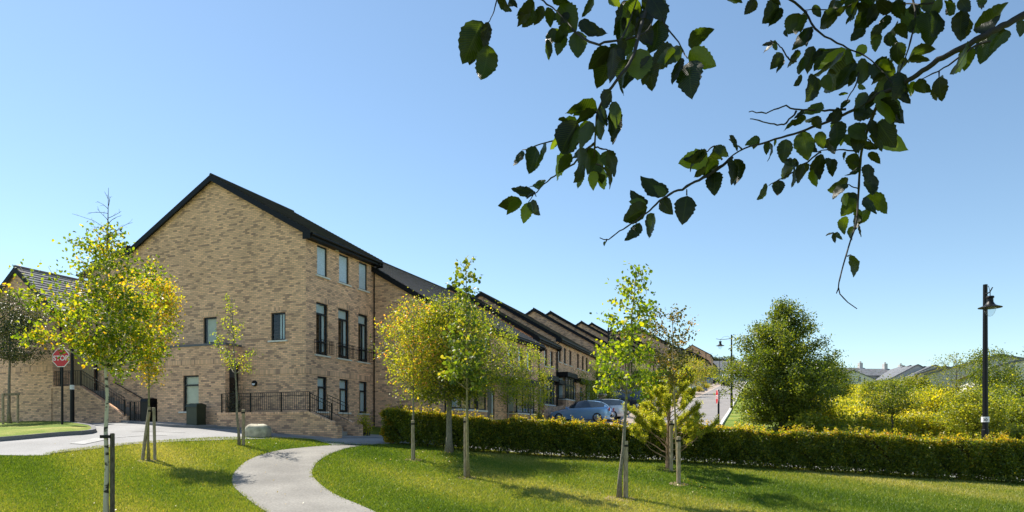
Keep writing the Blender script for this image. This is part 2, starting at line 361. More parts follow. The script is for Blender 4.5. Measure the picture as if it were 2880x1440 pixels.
PINK=asphalt('pinkish_paving',(.36,.29,.235)); KERB=asphalt('kerb_stone',(.40,.39,.37)); KERBD=asphalt('shaded_kerb_stone',(.15,.15,.155)); WHITE=asphalt('worn_white_paint',(.34,.34,.335),9,.35,.3); SOIL=asphalt('bare_soil',(.24,.17,.10),8,.3,.4)  # the darker kerb copy has its shadow painted into the stone colour
def gp(px,py): v=G(px,py); return (v.x,v.y)
def su(s,u): return (SD.x*s+SU.x*u,SD.y*s+SU.y*u)
# foreground path
PL=[(860,1500),(744,1440),(671,1386),(652,1358),(660,1330),(699,1297),(771,1272),(861,1260),(935,1254)]
PR=[(1170,1500),(1046,1440),(939,1392),(889,1353),(878,1330),(894,1302),(934,1277),(985,1261),(1035,1254)]
pl=[gp(*p) for p in PL]; pr=[gp(*p) for p in PR]
ribbon('path',pl,pr,.022,PATH,140,10)
# cross road
near=[(-60,28.),(-30,21.5)]+[gp(*p) for p in [(0,1283),(150,1271),(335,1250),(500,1238),(626,1233),(760,1232),(880,1238),(975,1250)]]+[gp(1062,1252)]
hedgeL=G(1075,1252); hedgeR=G(2890,1368)
hd=(hedgeR-hedgeL); hd.z=0; hlen=hd.length; hd.normalize(); hn=Vector((-hd.y,hd.x,0))
near+=[(hedgeL.x+hd.x*t+hn.x*1.15,hedgeL.y+hd.y*t+hn.y*1.15) for t in (1.5,6,12,18,26,40)]
far=[(-62,41),(-38,36)]+[gp(*p) for p in [(0,1183),(224,1187),(447,1200),(626,1208),(783,1221),(895,1231)]]+[(-3.6,29.2),(0.5,31.2),su(34,-7.5),su(34,-2.2),(19,29.2),(30,26),(50,20)]
ribbon('road',near,far,.03,ROAD,260,24)
COB=asphalt('cobbled_setts',(.27,.265,.26),6,.2,.35)
# street going up the hill
ribbon('street',[su(s,-7.35) for s in (32,40,60,100,150,205,300)],[su(s,-2.2) for s in (32,40,60,100,150,205,300)],.05,STREET,260,6)
ribbon('parking_bays',[su(s,-13.3) for s in (40,60,100,150,205,260)],[su(s,-7.35) for s in (36,60,100,150,205,260)],.035,PINK,220,10)
def kerb(name,pts,off=.12,wd=.14,mat=KERB,nn=120):
    a=smoothline(pts,nn); mb=MB(); z=Hn(a[:,0],a[:,1])
    d=np.gradient(a,axis=0); d/=np.linalg.norm(d,axis=1,keepdims=True); nr=np.stack([-d[:,1],d[:,0]],1)
    P=[]
    for k in range(nn):
        i=a[k]-nr[k]*wd/2; o=a[k]+nr[k]*wd/2
        P.append([(i[0],i[1],z[k]-.1),(i[0],i[1],z[k]+off),(o[0],o[1],z[k]+off),(o[0],o[1],z[k]-.1)])
    for k in range(nn-1):
        for j in range(3): mb.q(P[k][j],P[k+1][j],P[k+1][j+1],P[k][j+1])
    return tag(mb.obj(name,mat),kind='structure')
kerb('kerb',[su(s,-2.15) for s in (36,60,100,150,205)],.14,.2,plain('white_kerb',(.6,.6,.57),.8))
kerb('kerb',[su(s,-7.3) for s in (38,60,100,150,205)],.08,.12,KERB)
fk=[gp(*p) for p in [(-300,1176),(0,1183),(224,1187),(447,1200),(626,1208),(745,1217)]]
kerb('kerb',fk,.13,.16,KERBD,90)
# pavement between far kerb and the building
C0=Vector((-8.63,29,0)); GL=Vector((-.931,.365,0)); FD=Vector((.365,.931,0))
def BP(a,d,z=0.): p=C0+GL*a-FD*d; return Vector((p.x,p.y,z))
wall_line=[(BP(a,-.3).x,BP(a,-.3).y) for a in (30,17,11,5,0)]
ribbon('pavement',[wall_line[0],wall_line[1],wall_line[2],wall_line[3],wall_line[4],(-7.2,31)],fk+[(-7.2,26.5),(-3.2,29.4)],lambda X,Y:.10-.058*sstep(-11.,-8.6,X),PAVE,140,12)
def faint(pts,wd,name='road_marking',mat=WHITE,off=.045):
    a=smoothline(pts,30); d=np.gradient(a,axis=0); d/=np.linalg.norm(d,axis=1,keepdims=True); nr=np.stack([-d[:,1],d[:,0]],1)
    ribbon(name,list(a-nr*wd/2),list(a+nr*wd/2),off,mat,40,3)
for P_ in ([(215,1252),(258,1244),(290,1236)],):
    faint([gp(*p) for p in P_],.55)
faint([gp(*p) for p in [(370,1217),(430,1216),(520,1220)]],.07)
faint([gp(*p) for p in [(320,1235),(400,1229),(470,1228)]],.07)
ribbon('cobbles',[gp(935,1254),gp(880,1239),gp(880,1236)],[gp(1035,1254),gp(1065,1252),gp(1068,1243)],.045,COB,30,12)
for u0 in (-6.9,-4.6):
    c=[su(93.,u0),su(93.,u0+1.9)]; d=[su(95.2,u0+.75),su(95.2,u0+1.15)]; ribbon('road_marking',c,d,.07,WHITE,6,3)
# left grass island
isl=[(-140,1200),(0,1199),(67,1189),(168,1194),(235,1203),(262,1213),(252,1222),(168,1229),(0,1243),(-200,1258)]
ip=smoothline([gp(*p) for p in isl],80); cen=ip.mean(0)
def island():
    mb=MB(); z=Hn(ip[:,0],ip[:,1]); K=10
    P=[[ (c:=cen+(ip[k]-cen)*(1-.0) )]for k in range(80)]
    rings=[]
    for r_ in np.linspace(0,1,K):
        q=cen+(ip-cen)*r_; h=Hn(q[:,0],q[:,1])+.16+.05*(1-r_**2); rings.append(np.column_stack([q,h]))
    for a in range(K-1):
        for k in range(79): mb.q(rings[a][k],rings[a][k+1],rings[a+1][k+1],rings[a+1][k])
        mb.q(rings[a][79],rings[a][0],rings[a+1][0],rings[a+1][79])
    return mb.obj('grass_island',LAWN,smooth=True)
tag(island(),kind='structure')
kerb('kerb',list(ip)+[ip[0]],.17,.16,KERBD,160)
# ------------------------------------------------------------------ building kit
def wall(mb,O,U,wd,z0,z1,ops,inward,rev=.1,mi=0):
    """vertical wall with openings (u0,u1,z0,z1) and reveals"""
    O=Vector(O);U=Vector(U);I=Vector(inward)
    us=sorted(set([0,wd]+[k for o in ops for k in o[:2]])); zs=sorted(set([z0,z1]+[k for o in ops for k in o[2:4]]))
    pt=lambda u,z,i=0.:Vector((O.x+U.x*u+I.x*i,O.y+U.y*u+I.y*i,z))
    flip=U.cross(Vector((0,0,1))).dot(I)>0
    def Q(a,b,c,d):
        mb.q(*( (a,b,c,d) if not flip else (d,c,b,a)),mi=mi)
    for i in range(len(us)-1):
        for j in range(len(zs)-1):
            uc=(us[i]+us[i+1])/2; zc=(zs[j]+zs[j+1])/2
            if any(o[0]<uc<o[1] and o[2]<zc<o[3] for o in ops): continue
            Q(pt(us[i],zs[j]),pt(us[i+1],zs[j]),pt(us[i+1],zs[j+1]),pt(us[i],zs[j+1]))
    for (a,b,c,d) in [o[:4] for o in ops]:
        Q(pt(a,c),pt(b,c),pt(b,c,rev),pt(a,c,rev)); Q(pt(a,d,rev),pt(b,d,rev),pt(b,d),pt(a,d))
        Q(pt(a,c,rev),pt(a,d,rev),pt(a,d),pt(a,c)); Q(pt(b,c),pt(b,d),pt(b,d,rev),pt(b,c,rev))
def window(parent,O,U,Nn,u0,u1,z0,z1,trans=(),mull=(),blind=None,sill=True,pane=None,rec=.07,fw=.06,name='window',curtain=False,sillw=.12,halfmull=None):
    """frame mesh + pane, sill, blind as children. Nn outward"""
    O=Vector(O);U=Vector(U);Nn=Vector(Nn); pt=lambda u,z,o=0.:Vector((O.x+U.x*u+Nn.x*o,O.y+U.y*u+Nn.y*o,z)); Z=Vector((0,0,1))
    mb=MB(); d=-rec
    def fb(ua,ub,za,zb,t=.05,dd=d): mb.box(pt(ua,za,dd-t),U*(ub-ua),Z*(zb-za),Nn*t)
    fb(u0,u1,z0,z0+fw);fb(u0,u1,z1-fw,z1);fb(u0,u0+fw,z0+fw,z1-fw);fb(u1-fw,u1,z0+fw,z1-fw)
    for t in trans: fb(u0+fw,u1-fw,t-fw*.6,t+fw*.6)
    for m_ in mull: 
        zt=z1-fw if halfmull is None else halfmull
        fb(m_-fw*.6,m_+fw*.6,z0+fw,zt-.002,.048)
    f=mb.obj(name,FRAME,parent)
    p=MB(); p.q(pt(u0+fw,z0+fw,d-.03),pt(u1-fw,z0+fw,d-.03),pt(u1-fw,z1-fw,d-.03),pt(u0+fw,z1-fw,d-.03)); p.obj('pane',pane or GLASS,f)
    if sill:
        s=MB(); s.box(pt(u0-sillw,z0-.07,-.05),U*(u1-u0+2*sillw),Z*.066,Nn*.12); s.obj('sill',SILL,f)
    if blind:
        b=MB(); 
        for (ua,ub,za,zb) in blind: b.box(pt(ua,za,d-.13),U*(ub-ua),Z*(zb-za),Nn*.02)
        b.obj('curtain' if curtain else 'blind',CURTAIN if curtain else BLIND,f)
    return f
def roofslab(mb,R0,R1,E0,E1,n=18,th=.1,lip=.028):
    """tiled slab, ridge R0-R1, eave E0-E1, courses with lips"""
    R0,R1,E0,E1=map(Vector,(R0,R1,E0,E1)); nn=(R1-R0).cross(E0-R0).normalized()
    if nn.z<0: nn=-nn
    flip=(R1-R0).cross(E0-R0).z<0
    for k in range(n):
        a=k/n;b=(k+1)/n
        p0=R0.lerp(E0,a);p1=R1.lerp(E1,a);q0=R0.lerp(E0,b)+nn*lip;q1=R1.lerp(E1,b)+nn*lip
        r0=R0.lerp(E0,b);r1=R1.lerp(E1,b)
        if not flip: mb.q(p1,p0,q0,q1) if False else mb.q(p0,p1,q1,q0)
        else: mb.q(p1,p0,q0,q1)
        mb.q(q0,q1,r1,r0)
    # underside + sides
    mb.q(R0-nn*th,R1-nn*th,E1-nn*th,E0-nn*th)
    mb.q(R0,E0,E0-nn*th,R0-nn*th); mb.q(R1,E1,E1-nn*th,R1-nn*th); mb.q(E0,E1,E1-nn*th,E0-nn*th)
def gable_block(root,O,D,B,Ln,Wd,z0,ze,pitch,front_ops=(),gable_ops=(),ridge=None,ov=.35,verge=.12,mats=None,ncourse=20,far_gable=True,roofmat_=None,barge=True,ridge_b=None,wall_mat=None):
    """gabled house. O near-front corner; D ridge direction; B direction into the depth; front faces -B; near gable faces -D"""
    O=Vector((O[0],O[1],0));D=Vector(D);B=Vector(B);rb=ridge_b or Wd/2; tz=math.tan(pitch)
    zr_=ze+rb*tz; zback=zr_-(Wd-rb)*tz
    P=lambda t,b,z:Vector((O.x+D.x*t+B.x*b,O.y+D.y*t+B.y*b,z))
    w_=MB()
    wall(w_,P(0,0,0),D,Ln,z0,ze,front_ops,B)
    wall(w_,P(0,0,0),B,Wd,z0,min(ze,zback),gable_ops,D)
    w_.q(P(0,0,ze),P(0,rb,zr_),P(0,Wd,zback),*( [P(0,Wd,ze)] if zback>ze+.01 else []))
    if zback>ze+.01: pass
    wall(w_,P(Ln,0,0),B,Wd,z0,ze,(),-D); w_.q(P(Ln,Wd,zback),P(Ln,rb,zr_),P(Ln,0,ze))
    wall(w_,P(0,Wd,0),D,Ln,z0,zback,(),-B)
    w_.obj('wall',wall_mat or BRICK,root)
    r=MB(); e=.06
    roofslab(r,P(-verge,rb,zr_+e+.1),P(Ln+verge,rb,zr_+e+.1),P(-verge,-ov,ze-ov*tz+e+.1),P(Ln+verge,-ov,ze-ov*tz+e+.1),ncourse)
    roofslab(r,P(-verge,rb,zr_+e+.1),P(Ln+verge,rb,zr_+e+.1),P(-verge,Wd+ov,zback-ov*tz+e+.1),P(Ln+verge,Wd+ov,zback-ov*tz+e+.1),ncourse)
    ro=r.obj('roof',roofmat_ or ROOF,root)
    rc=MB(); rc.tube([P(-verge,rb,zr_+.17),P(Ln+verge,rb,zr_+.17)],.07,8); rc.obj('ridge_cap',roofmat_ or ROOF,ro)
    if barge:
        h=.26
        for t in (-verge-.03,Ln+verge):
            b=MB()
            for (b0,b1,za,zb_) in ((-ov-.03,rb,ze-(ov+.03)*tz,zr_),(rb,Wd+ov,zr_,zback-ov*tz)):
                q=[P(t,b0,za+.155),P(t,b1,zb_+.155),P(t,b1,zb_+.155-h),P(t,b0,za+.155-h)]; b.prism(q,D*.03)
            # boxed eave end
            b.prism([P(t+.001,-ov-.03,ze-ov*tz-.1),P(t+.001,0,ze-.1+.0),P(t+.001,0,ze-.38),P(t+.001,-ov-.03,ze-.38)],D*.028)
            b.obj('barge_board',DARKBOARD,root)
    f=MB(); f.box(P(-.1,-ov,ze-ov*tz-.12),D*(Ln+.2),B*.025,Vector((0,0,.2))); f.box(P(-.1,-ov+.025,ze-ov*tz-.12),D*(Ln+.2),B*(ov-.03),Vector((0,0,.02))); f.obj('fascia',DARKBOARD,root)
    g=MB(); zg=ze-ov*tz+.03; g.tube([P(-.12,-ov-.06,zg),P(Ln+.12,-ov-.06,zg-.01)],.055,8); g.obj('gutter',BLACK,root)
    return dict(P=P,zr=zr_,zback=zback)
def downpipe(root,P,t,ze,z0,ov=.35):
    m=MB(); m.tube([P(t,-ov-.06,ze-.18),P(t,-ov-.04,ze-.3),P(t,-.07,ze-.55),P(t,-.07,z0)],.038,6); m.obj('downpipe',BLACK,root)
def railing(name,parent,pts,h,mat=BLACK,sp=.11,posts=None,low=.08,r=.0065,two=False,rail=.02):
    """pts: base polyline; vertical bars, top and bottom rails"""
    m=MB(); Z=Vector((0,0,1))
    for a,b in zip(pts[:-1],pts[1:]):
        a=Vector(a);b=Vector(b); k=max(2,int((b-a).length/sp))
        m.bar(a+Z*h,b+Z*h,rail*2,rail); m.bar(a+Z*low,b+Z*low,rail*1.6,rail*.8)
        if two: m.bar(a+Z*(h-.14),b+Z*(h-.14),rail,rail)
        for i in range(k+1):
            p=a.lerp(b,i/k); m.bar(p+Z*(low+.01),p+Z*(h-.01),r*2)
    o=m.obj(name,mat,parent) 
    for p in (posts or []):
        q=MB(); p=Vector(p); q.bar(p-Z*.05,p+Z*(h-.0),.05); q.obj('post',mat,o)
    return o
# ------------------------------------------------------------------ MAIN HOUSE (three storeys)
def gab(px,py,d=0.):
    c=BP(0,d); rx=(px-CX)/F; a=(c.x-c.y*rx)/(.931+.365*rx); return a,ZC+(HY-py)/F*(c.y+.365*a)
def frt(px,py):
    rx=(px-CX)/F; b=(-8.63-29*rx)/(.931*rx-.365); return b,ZC+(HY-py)/F*(29+.931*b)
root=thing('brick_house','three storey buff brick end house with dark pitched roof and facing gable','house',(C0.x,C0.y,1.5))
W_=9.96; Lm=5.2; ze=10.0
def gop(x0,y0,x1,y1,d=0): a1,z1=gab(x0,y0,d); a0,z0=gab(x1,y1,d); zz=gab((x0+x1)/2,y0,d)[1]; zb=gab((x0+x1)/2,y1,d)[1]; return (a0,a1,zb,zz)
gw=[gop(571.7,892,609,966),gop(762,879,803,957),gop(440,810,464,850)]
fo=[]
for x0,x1 in ((891.8,921),(953.7,981.4),(1009.8,1033.6)):
    b0=frt(x0,700)[0]; b1=frt(x1,700)[0]
    fo.append([(b0,b1,8.35,9.64),(b0-.06,b1+.04,4.93,7.18),(b0+.03,b1-.02,2.49,4.0)])
fops=[o for g_ in fo for o in g_]
info=gable_block(root,(C0.x,C0.y),FD,GL,Lm,W_,.3,ze,math.radians(29.5),fops,[tuple(g_) for g_ in gw],ncourse=30,ov=.35,verge=.18)
P=info['P']
FROST=plain('obscured_glass',(.50,.60,.68),.18,var=.25,scale=30,bump=.3)  # obscured glass, with the sky reflection put into its pale blue colour
Nf=-GL
for i,g_ in enumerate(fo):
    o=g_[0]; window(root,C0,FD,Nf,*o,pane=FROST,rec=.06)
    o=g_[1]; m_=(o[0]+o[1])/2; zt=6.70
    wv=window(root,C0,FD,Nf,*o,trans=(zt,5.5),mull=(m_,),halfmull=zt-.03,blind=[(o[0]+.06,o[1]-.06,zt,o[3]-.06),(m_+.04,o[1]-.06,5.1,zt)],rec=.06)
    bp_=[]; z_=o[2]
    q=lambda u,off:Vector((C0.x+FD.x*u+Nf.x*off,C0.y+FD.y*u+Nf.y*off,z_))
    r=railing('balcony_railing',root,[q(o[0]-.12,.0),q(o[0]-.12,.22),q(o[1]+.12,.22),q(o[1]+.12,.0)],.62,sp=.1,low=.06,two=True,rail=.016)
    o=g_[2]; window(root,C0,FD,Nf,*o,trans=(3.54,),blind=[(o[0]+.06,o[1]-.06,3.54,o[3]-.06),((o[0]+o[1])/2,o[1]-.06,2.6,3.5)],rec=.06)
for k,o in enumerate(gw):
    window(root,C0,GL,-FD,*o,blind=[(o[0]+.1,o[1]-.1,o[2]+.06,o[3]-.06)] if k==0 else [(o[0]+.06+j*.14,o[0]+.13+j*.14,o[2]+.06,o[3]-.06) for j in range(3)],curtain=(k==0),rec=.06)
# brick string course (proud 12 mm)
s=MB(); s.box(BP(-.013,.013,4.05),GL*(3.42),FD*-.001,Vector((0,0,.23))) if False else None
s.box(BP(3.2-.0,0,4.06),-GL*3.214,-FD*.014,Vector((0,0,.225))); s.box(BP(5.3,0,4.06)*1.0,GL*7.5,-FD*.014,Vector((0,0,.225)))
s.box(BP(-.0005,0,4.06),FD*Lm,-GL*.014,Vector((0,0,.225)))
s.obj('string_course',SOLD,root)
# soldier heads over windows
for g_ in fo:
    for o in g_[:2]:
        s=MB(); p=BP(0,0); s.box(Vector((C0.x+FD.x*(o[0]-.06),C0.y+FD.y*(o[0]-.06),o[3]+.002)),FD*(o[1]-o[0]+.12),-GL*.006,Vector((0,0,.225))); s.obj('window_head',SOLD,root)
for o in gw[:2]:
    s=MB(); s.box(BP(o[0]-.06,0,o[3]+.002),GL*(o[1]-o[0]+.12),-FD*.006,Vector((0,0,.225))); s.obj('window_head',SOLD,root)
downpipe(root,P,Lm-.1,ze,.9)
# alarm box, bulkhead light
s=MB(); s.box(P(1.95,-.05,9.66),FD*.2,-GL*.08*-1*-1,Vector((0,0,.2))); s.obj('alarm_box',plain('cream_plastic',(.62,.58,.45),.5),root)
a_,z_=gab(717,1078.5); c=BP(a_,.0,z_); s=MB(); s.lathe(c,[(.0,.0),(.13,.0),(.13,.06),(.1,.09),(0,.09)],20,axis=-FD); lt=s.obj('wall_light',BLACK,root)
s=MB(); cc=c-FD*.091
s.prism([cc+GL*(.085*math.cos(t))+Vector((0,0,.085*math.sin(t))) for t in np.linspace(math.pi,2*math.pi,12)],-FD*.008); s.obj('light_diffuser',plain('white_diffuser',(.75,.78,.85),.4),lt)
# rear catslide with shallow roof
def outshut():
    w_=MB(); zt0=10.15; zt1=9.25; a0,a1=W_+.0,12.9
    w_.prism([BP(a0,-.02,.5),BP(a1,-.02,.5),BP(a1,-.02,zt1),BP(a0,-.02,zt0)],FD*4.5); w_.obj('wall',BRICK,root)
    r=MB(); roofslab(r,BP(a0+.1,.2,zt0+.22),BP(a0+.1,-4.8,zt0+.22),BP(a1+.35,.2,zt1+.02),BP(a1+.35,-4.8,zt1+.02),8); r.obj('roof',ROOFL,root)
    g=MB(); g.tube([BP(a1+.42,.25,zt1-.04),BP(a1+.42,-4.8,zt1-.04)],.06,8); g.tube([BP(12.2,.06,zt1-.1),BP(12.2,.06,2.6)],.045,6); g.obj('gutter',BLACK,root)
outshut()
# porch block
d=.92; a0,a1=3.42,7.3; zt=5.3
def porch():
    w_=MB(); o=gop(515,1056,558.6,1157,d)
    wall(w_,BP(a0,d),GL,a1-a0,.8,zt,[(o[0]-a0,o[1]-a0,o[2],o[3])],FD)
    wall(w_,BP(a1,d),FD,d,.8,zt,(),-GL)
    wall(w_,BP(a0,d),FD,d-.002,.8,zt,[(.22,.88,2.36,4.5)],GL,rev=.12)
    w_.q(BP(a0,d,zt),BP(a1,d,zt),BP(a1,0,zt),BP(a0,0,zt)); w_.obj('wall',BRICK,root)
    window(root,BP(a0,d),GL,-FD,o[0]-a0,o[1]-a0,o[2],o[3],trans=(o[3]-.42,),blind=[(o[0]-a0+.06,o[1]-a0-.06,o[2]+.1,o[3]-.06)],curtain=True,rec=.06,sillw=.2)
    l=MB(); l.box(BP(a0-.03,d+.03,zt),GL*(a1-a0+.06),FD*(d+.03),Vector((0,0,.09))); l.obj('porch_roof',LEAD,root)
    s=MB(); s.box(BP(a0,d,4.52),GL*(a1-a0),-FD*.012,Vector((0,0,.225))); s.obj('string_course',SOLD,root)
    s=MB(); s.box(BP(o[0]-.03,d,o[3]+.002),GL*(o[1]-o[0]+.06),-FD*.006,Vector((0,0,.2))); s.obj('window_head',SOLD,root)
    dr=MB(); q=BP(a0+.12,d-.24,2.36); dr.box(q,FD*.62,GL*.05,Vector((0,0,2.13))); do=dr.obj('door',plain('black_door_paint',(.012,.012,.014),.25),root)
    gl=MB(); gl.box(BP(a0+.115,d-.36,3.95),FD*.4,GL*.01,Vector((0,0,.4))); gl.obj('door_light',plain('door_glass_dark',(.05,.06,.07),.08),do)
    hn_=MB(); hn_.bar(BP(a0+.1,d-.32,3.3),BP(a0+.1,d-.32,3.5),.02); hn_.obj('handle',plain('steel',(.5,.5,.5),.3,1),do)
porch()
# entrance ramp with brick walls, railings, steps
root=thing('entrance_ramp','brick entrance ramp and steps with black railings at the end house','ramp',(*BP(0,1.5).xy,1.6))
zp=2.32; dr_=1.55; aL,aR=3.25,-1.35; aE=-2.45
m=MB(); m.prism([BP(aL,dr_,.8),BP(aR,dr_,.8),BP(aR,dr_,zp),BP(aL,dr_,zp)],FD*.2)
m.prism([BP(aR,dr_,.8),BP(aE,dr_,.8),BP(aE,dr_,1.93),BP(aR,dr_,zp)],FD*.2)
m.box(BP(aE+.02,dr_+.05,.8),-GL*.3,FD*.3,Vector((0,0,1.05)))
m.prism([BP(aR,.25,.8),BP(aE,.25,.8),BP(aE,.25,1.93),BP(aR,.25,zp)],FD*.2)
m.box(BP(aE+.02,.3,.8),-GL*.38,FD*.3,Vector((0,0,1.1)))
m.box(BP(aL-.0,dr_-.0,.8)+FD*.2,GL*.001,FD*.4,Vector((0,0,1.5))) if False else None
m.obj('wall',BRICKD,root)
m=MB(); m.prism([BP(aL+.01,dr_+.01,zp),BP(aR,dr_+.01,zp),BP(aR,dr_+.01,zp+.08),BP(aL+.01,dr_+.01,zp+.08)],FD*.22)
m.prism([BP(aR,dr_+.01,zp),BP(aE,dr_+.01,1.93),BP(aE,dr_+.01,2.01),BP(aR,dr_+.01,zp+.08)],FD*.22)
m.prism([BP(aR,.26,zp),BP(aE,.26,1.93),BP(aE,.26,2.01),BP(aR,.26,zp+.08)],FD*.22); m.obj('coping',SOLD,root)
m=MB(); m.box(BP(aL,dr_-.2,.9),-GL*(aL-aR),FD*(dr_-.2-.01),Vector((0,0,zp-.95)))
for k in range(5):
    m.box(BP(aR-k*.2,dr_-.2,.9),-GL*.2,FD*.95,Vector((0,0,zp-.95-(k+1)*.13)))
m.obj('steps',PAVE,root)
zz=zp+.08; dd=dr_-.1
railing('railing',root,[BP(aL-.15,dd,zz),BP(aR+.02,dd,zz)],.78,posts=[BP(aL-.15,dd,zz),BP(1.6,dd,zz),BP(.05,dd,zz),BP(aR+.02,dd,zz)],two=True,sp=.105)
railing('railing',root,[BP(aR,dd,zz),BP(aE+.1,dd,1.99)],.72,posts=[BP(aE+.1,dd,1.98)],two=True,sp=.105)
railing('railing',root,[BP(aR,.35,zz),BP(aE+.1,.35,1.99)],.72,two=True,sp=.25)
# cabinet in front of porch
def cabinet(name,label,a,d_,wd,dp,h,mat,rounded=True):
    b=BP(a,d_); z=H(b.x,b.y)+.09; rt=thing(name,label,'utility cabinet',(b.x,b.y,z))
    m=MB(); m.box(BP(a,d_,z-.1),-GL*wd,FD*dp,Vector((0,0,h-.02))); m.obj('body',mat,rt)
    m=MB(); m.prism([BP(a+.02,d_+.03,z+h-.12),BP(a+.02,d_+.0,z+h),BP(a+.02,d_-dp*.5,z+h+.05),BP(a+.02,d_-dp,z+h),BP(a+.02,d_-dp-.02,z+h-.12)],-GL*(wd+.04)); m.obj('lid',mat,rt)
    return rt
GREEN=plain('dark_green_paint',(.028,.036,.018),.45,var=.1)
cabinet('utility_cabinet','dark green metal utility cabinet on the pavement beside the entrance ramp',4.72,1.75,.56,.5,.86,GREEN)
cabinet('utility_cabinet','tall black cabinet behind the gate against the porch wall',7.95,1.2,.42,.55,1.0,BLACK)
# left steps: retaining wall, railings, handrail, gate
root=thing('garden_steps','brick flight of outside steps with black railings left of the end house','steps',(*BP(10,1.3).xy,2.1))
zl=3.66; zb=2.32; d_=1.3
m=MB(); m.prism([BP(8.7,d_,.9),BP(11.7,d_,.9),BP(11.7,d_,zl),BP(8.95,d_,zb),BP(8.7,d_,zb)],FD*.2); m.box(BP(13.6,d_,.9),-GL*1.9,FD*.2,Vector((0,0,zl-.9))); m.obj('wall',BRICKD,root)
m=MB(); m.prism([BP(8.95,d_+.01,zb),BP(11.7,d_+.01,zl),BP(11.7,d_+.01,zl+.08),BP(8.95,d_+.01,zb+.08)],FD*.22); m.box(BP(13.6,d_+.01,zl),-GL*1.9,FD*.22,Vector((0,0,.08))); m.obj('coping',SOLD,root)
m=MB(); m.box(BP(13.6,d_-.2,1),-GL*1.9,FD*1.09,Vector((0,0,zl-1.1)))
for k in range(8): m.box(BP(11.7-k*.34,d_-.2,1),-GL*.34,FD*1.05,Vector((0,0,zl-1.1-(k+1)*.16)))
m.obj('steps',PAVE,root)
dd=d_-.1
railing('railing',root,[BP(13.5,dd,zl+.08),BP(11.75,dd,zl+.08)],.72,posts=[BP(11.75,dd,zl+.08)])
railing('railing',root,[BP(11.7,dd,zl+.08),BP(8.95,dd,zb+.1)],.72,two=True,posts=[BP(8.95,dd,zb)])
m=MB(); p0=BP(gab(322,1074)[0],.08,gab(322,1074)[1]); p1=BP(gab(420,1130)[0],.08,gab(420,1130)[1]); m.tube([p0,p1],.022,6)
for t in (0.02,.25,.5,.75,.98): q_=p0.lerp(p1,t); m.tube([q_,q_+FD*.075-Vector((0,0,.04))],.012,5)
m.obj('handrail',BLACK,root)
g0=BP(8.7,1.2); zg=H(g0.x,g0.y)+.1
root=thing('garden_gate','low black metal gate at the foot of the garden steps','gate',(g0.x,g0.y,zg))
railing('gate_leaf',root,[BP(8.62,1.15,zg),BP(8.05,1.15,zg)],.85,sp=.1,posts=[BP(8.66,1.15,zg),BP(8.4,1.15,zg),BP(7.99,1.15,zg)])
# timber fence at landing
root=thing('timber_fence','tan timber panel fence on the landing above the garden steps','fence',(*BP(12.4,.3).xy,zl))
m=MB()
for k in range(9): m.box(BP(13.5-k*.15,.25,zl-.03),-GL*.142,FD*.02,Vector((0,0,1.75)))
m.obj('boards',OAKF,root)
for zq in (.3,1.4): m=MB(); m.box(BP(13.52,.22,zl+zq),-GL*1.36,FD*.05,Vector((0,0,.08))); m.obj('rail',OAKF,root)
# left neighbour
o_=BP(13.5,1.3); root=thing('brick_house','two storey brick house with steep ribbed tile roof at the left edge','house',(o_.x,o_.y,2.2))
info=gable_block(root,(o_.x,o_.y),FD,GL,7.2,4.9,.8,7.45,math.radians(39),(),[],ncourse=15,ov=.3,verge=.15,roofmat_=roofmat('ribbed_grey_tile',(.15,.14,.14),.5))
downpipe(root,info['P'],.35,7.45,3.7,.3)
m=MB(); m.box(BP(13.52,1.3,4.52),GL*4.86,-FD*.012,Vector((0,0,.225))); m.obj('string_course',SOLD,root)
o_=BP(18.4,1.3); root=thing('garden_wall','plain buff brick wall running off the left edge','wall',(o_.x,o_.y,2.5))
m=MB(); m.box(BP(18.4,1.28,1),GL*16,FD*.25,Vector((0,0,3.6))); m.obj('wall_face',BRICKD,root)
m=MB(); m.box(BP(18.4,1.31,4.6),GL*16,FD*.31,Vector((0,0,.09))); m.obj('coping',SOLD,root)
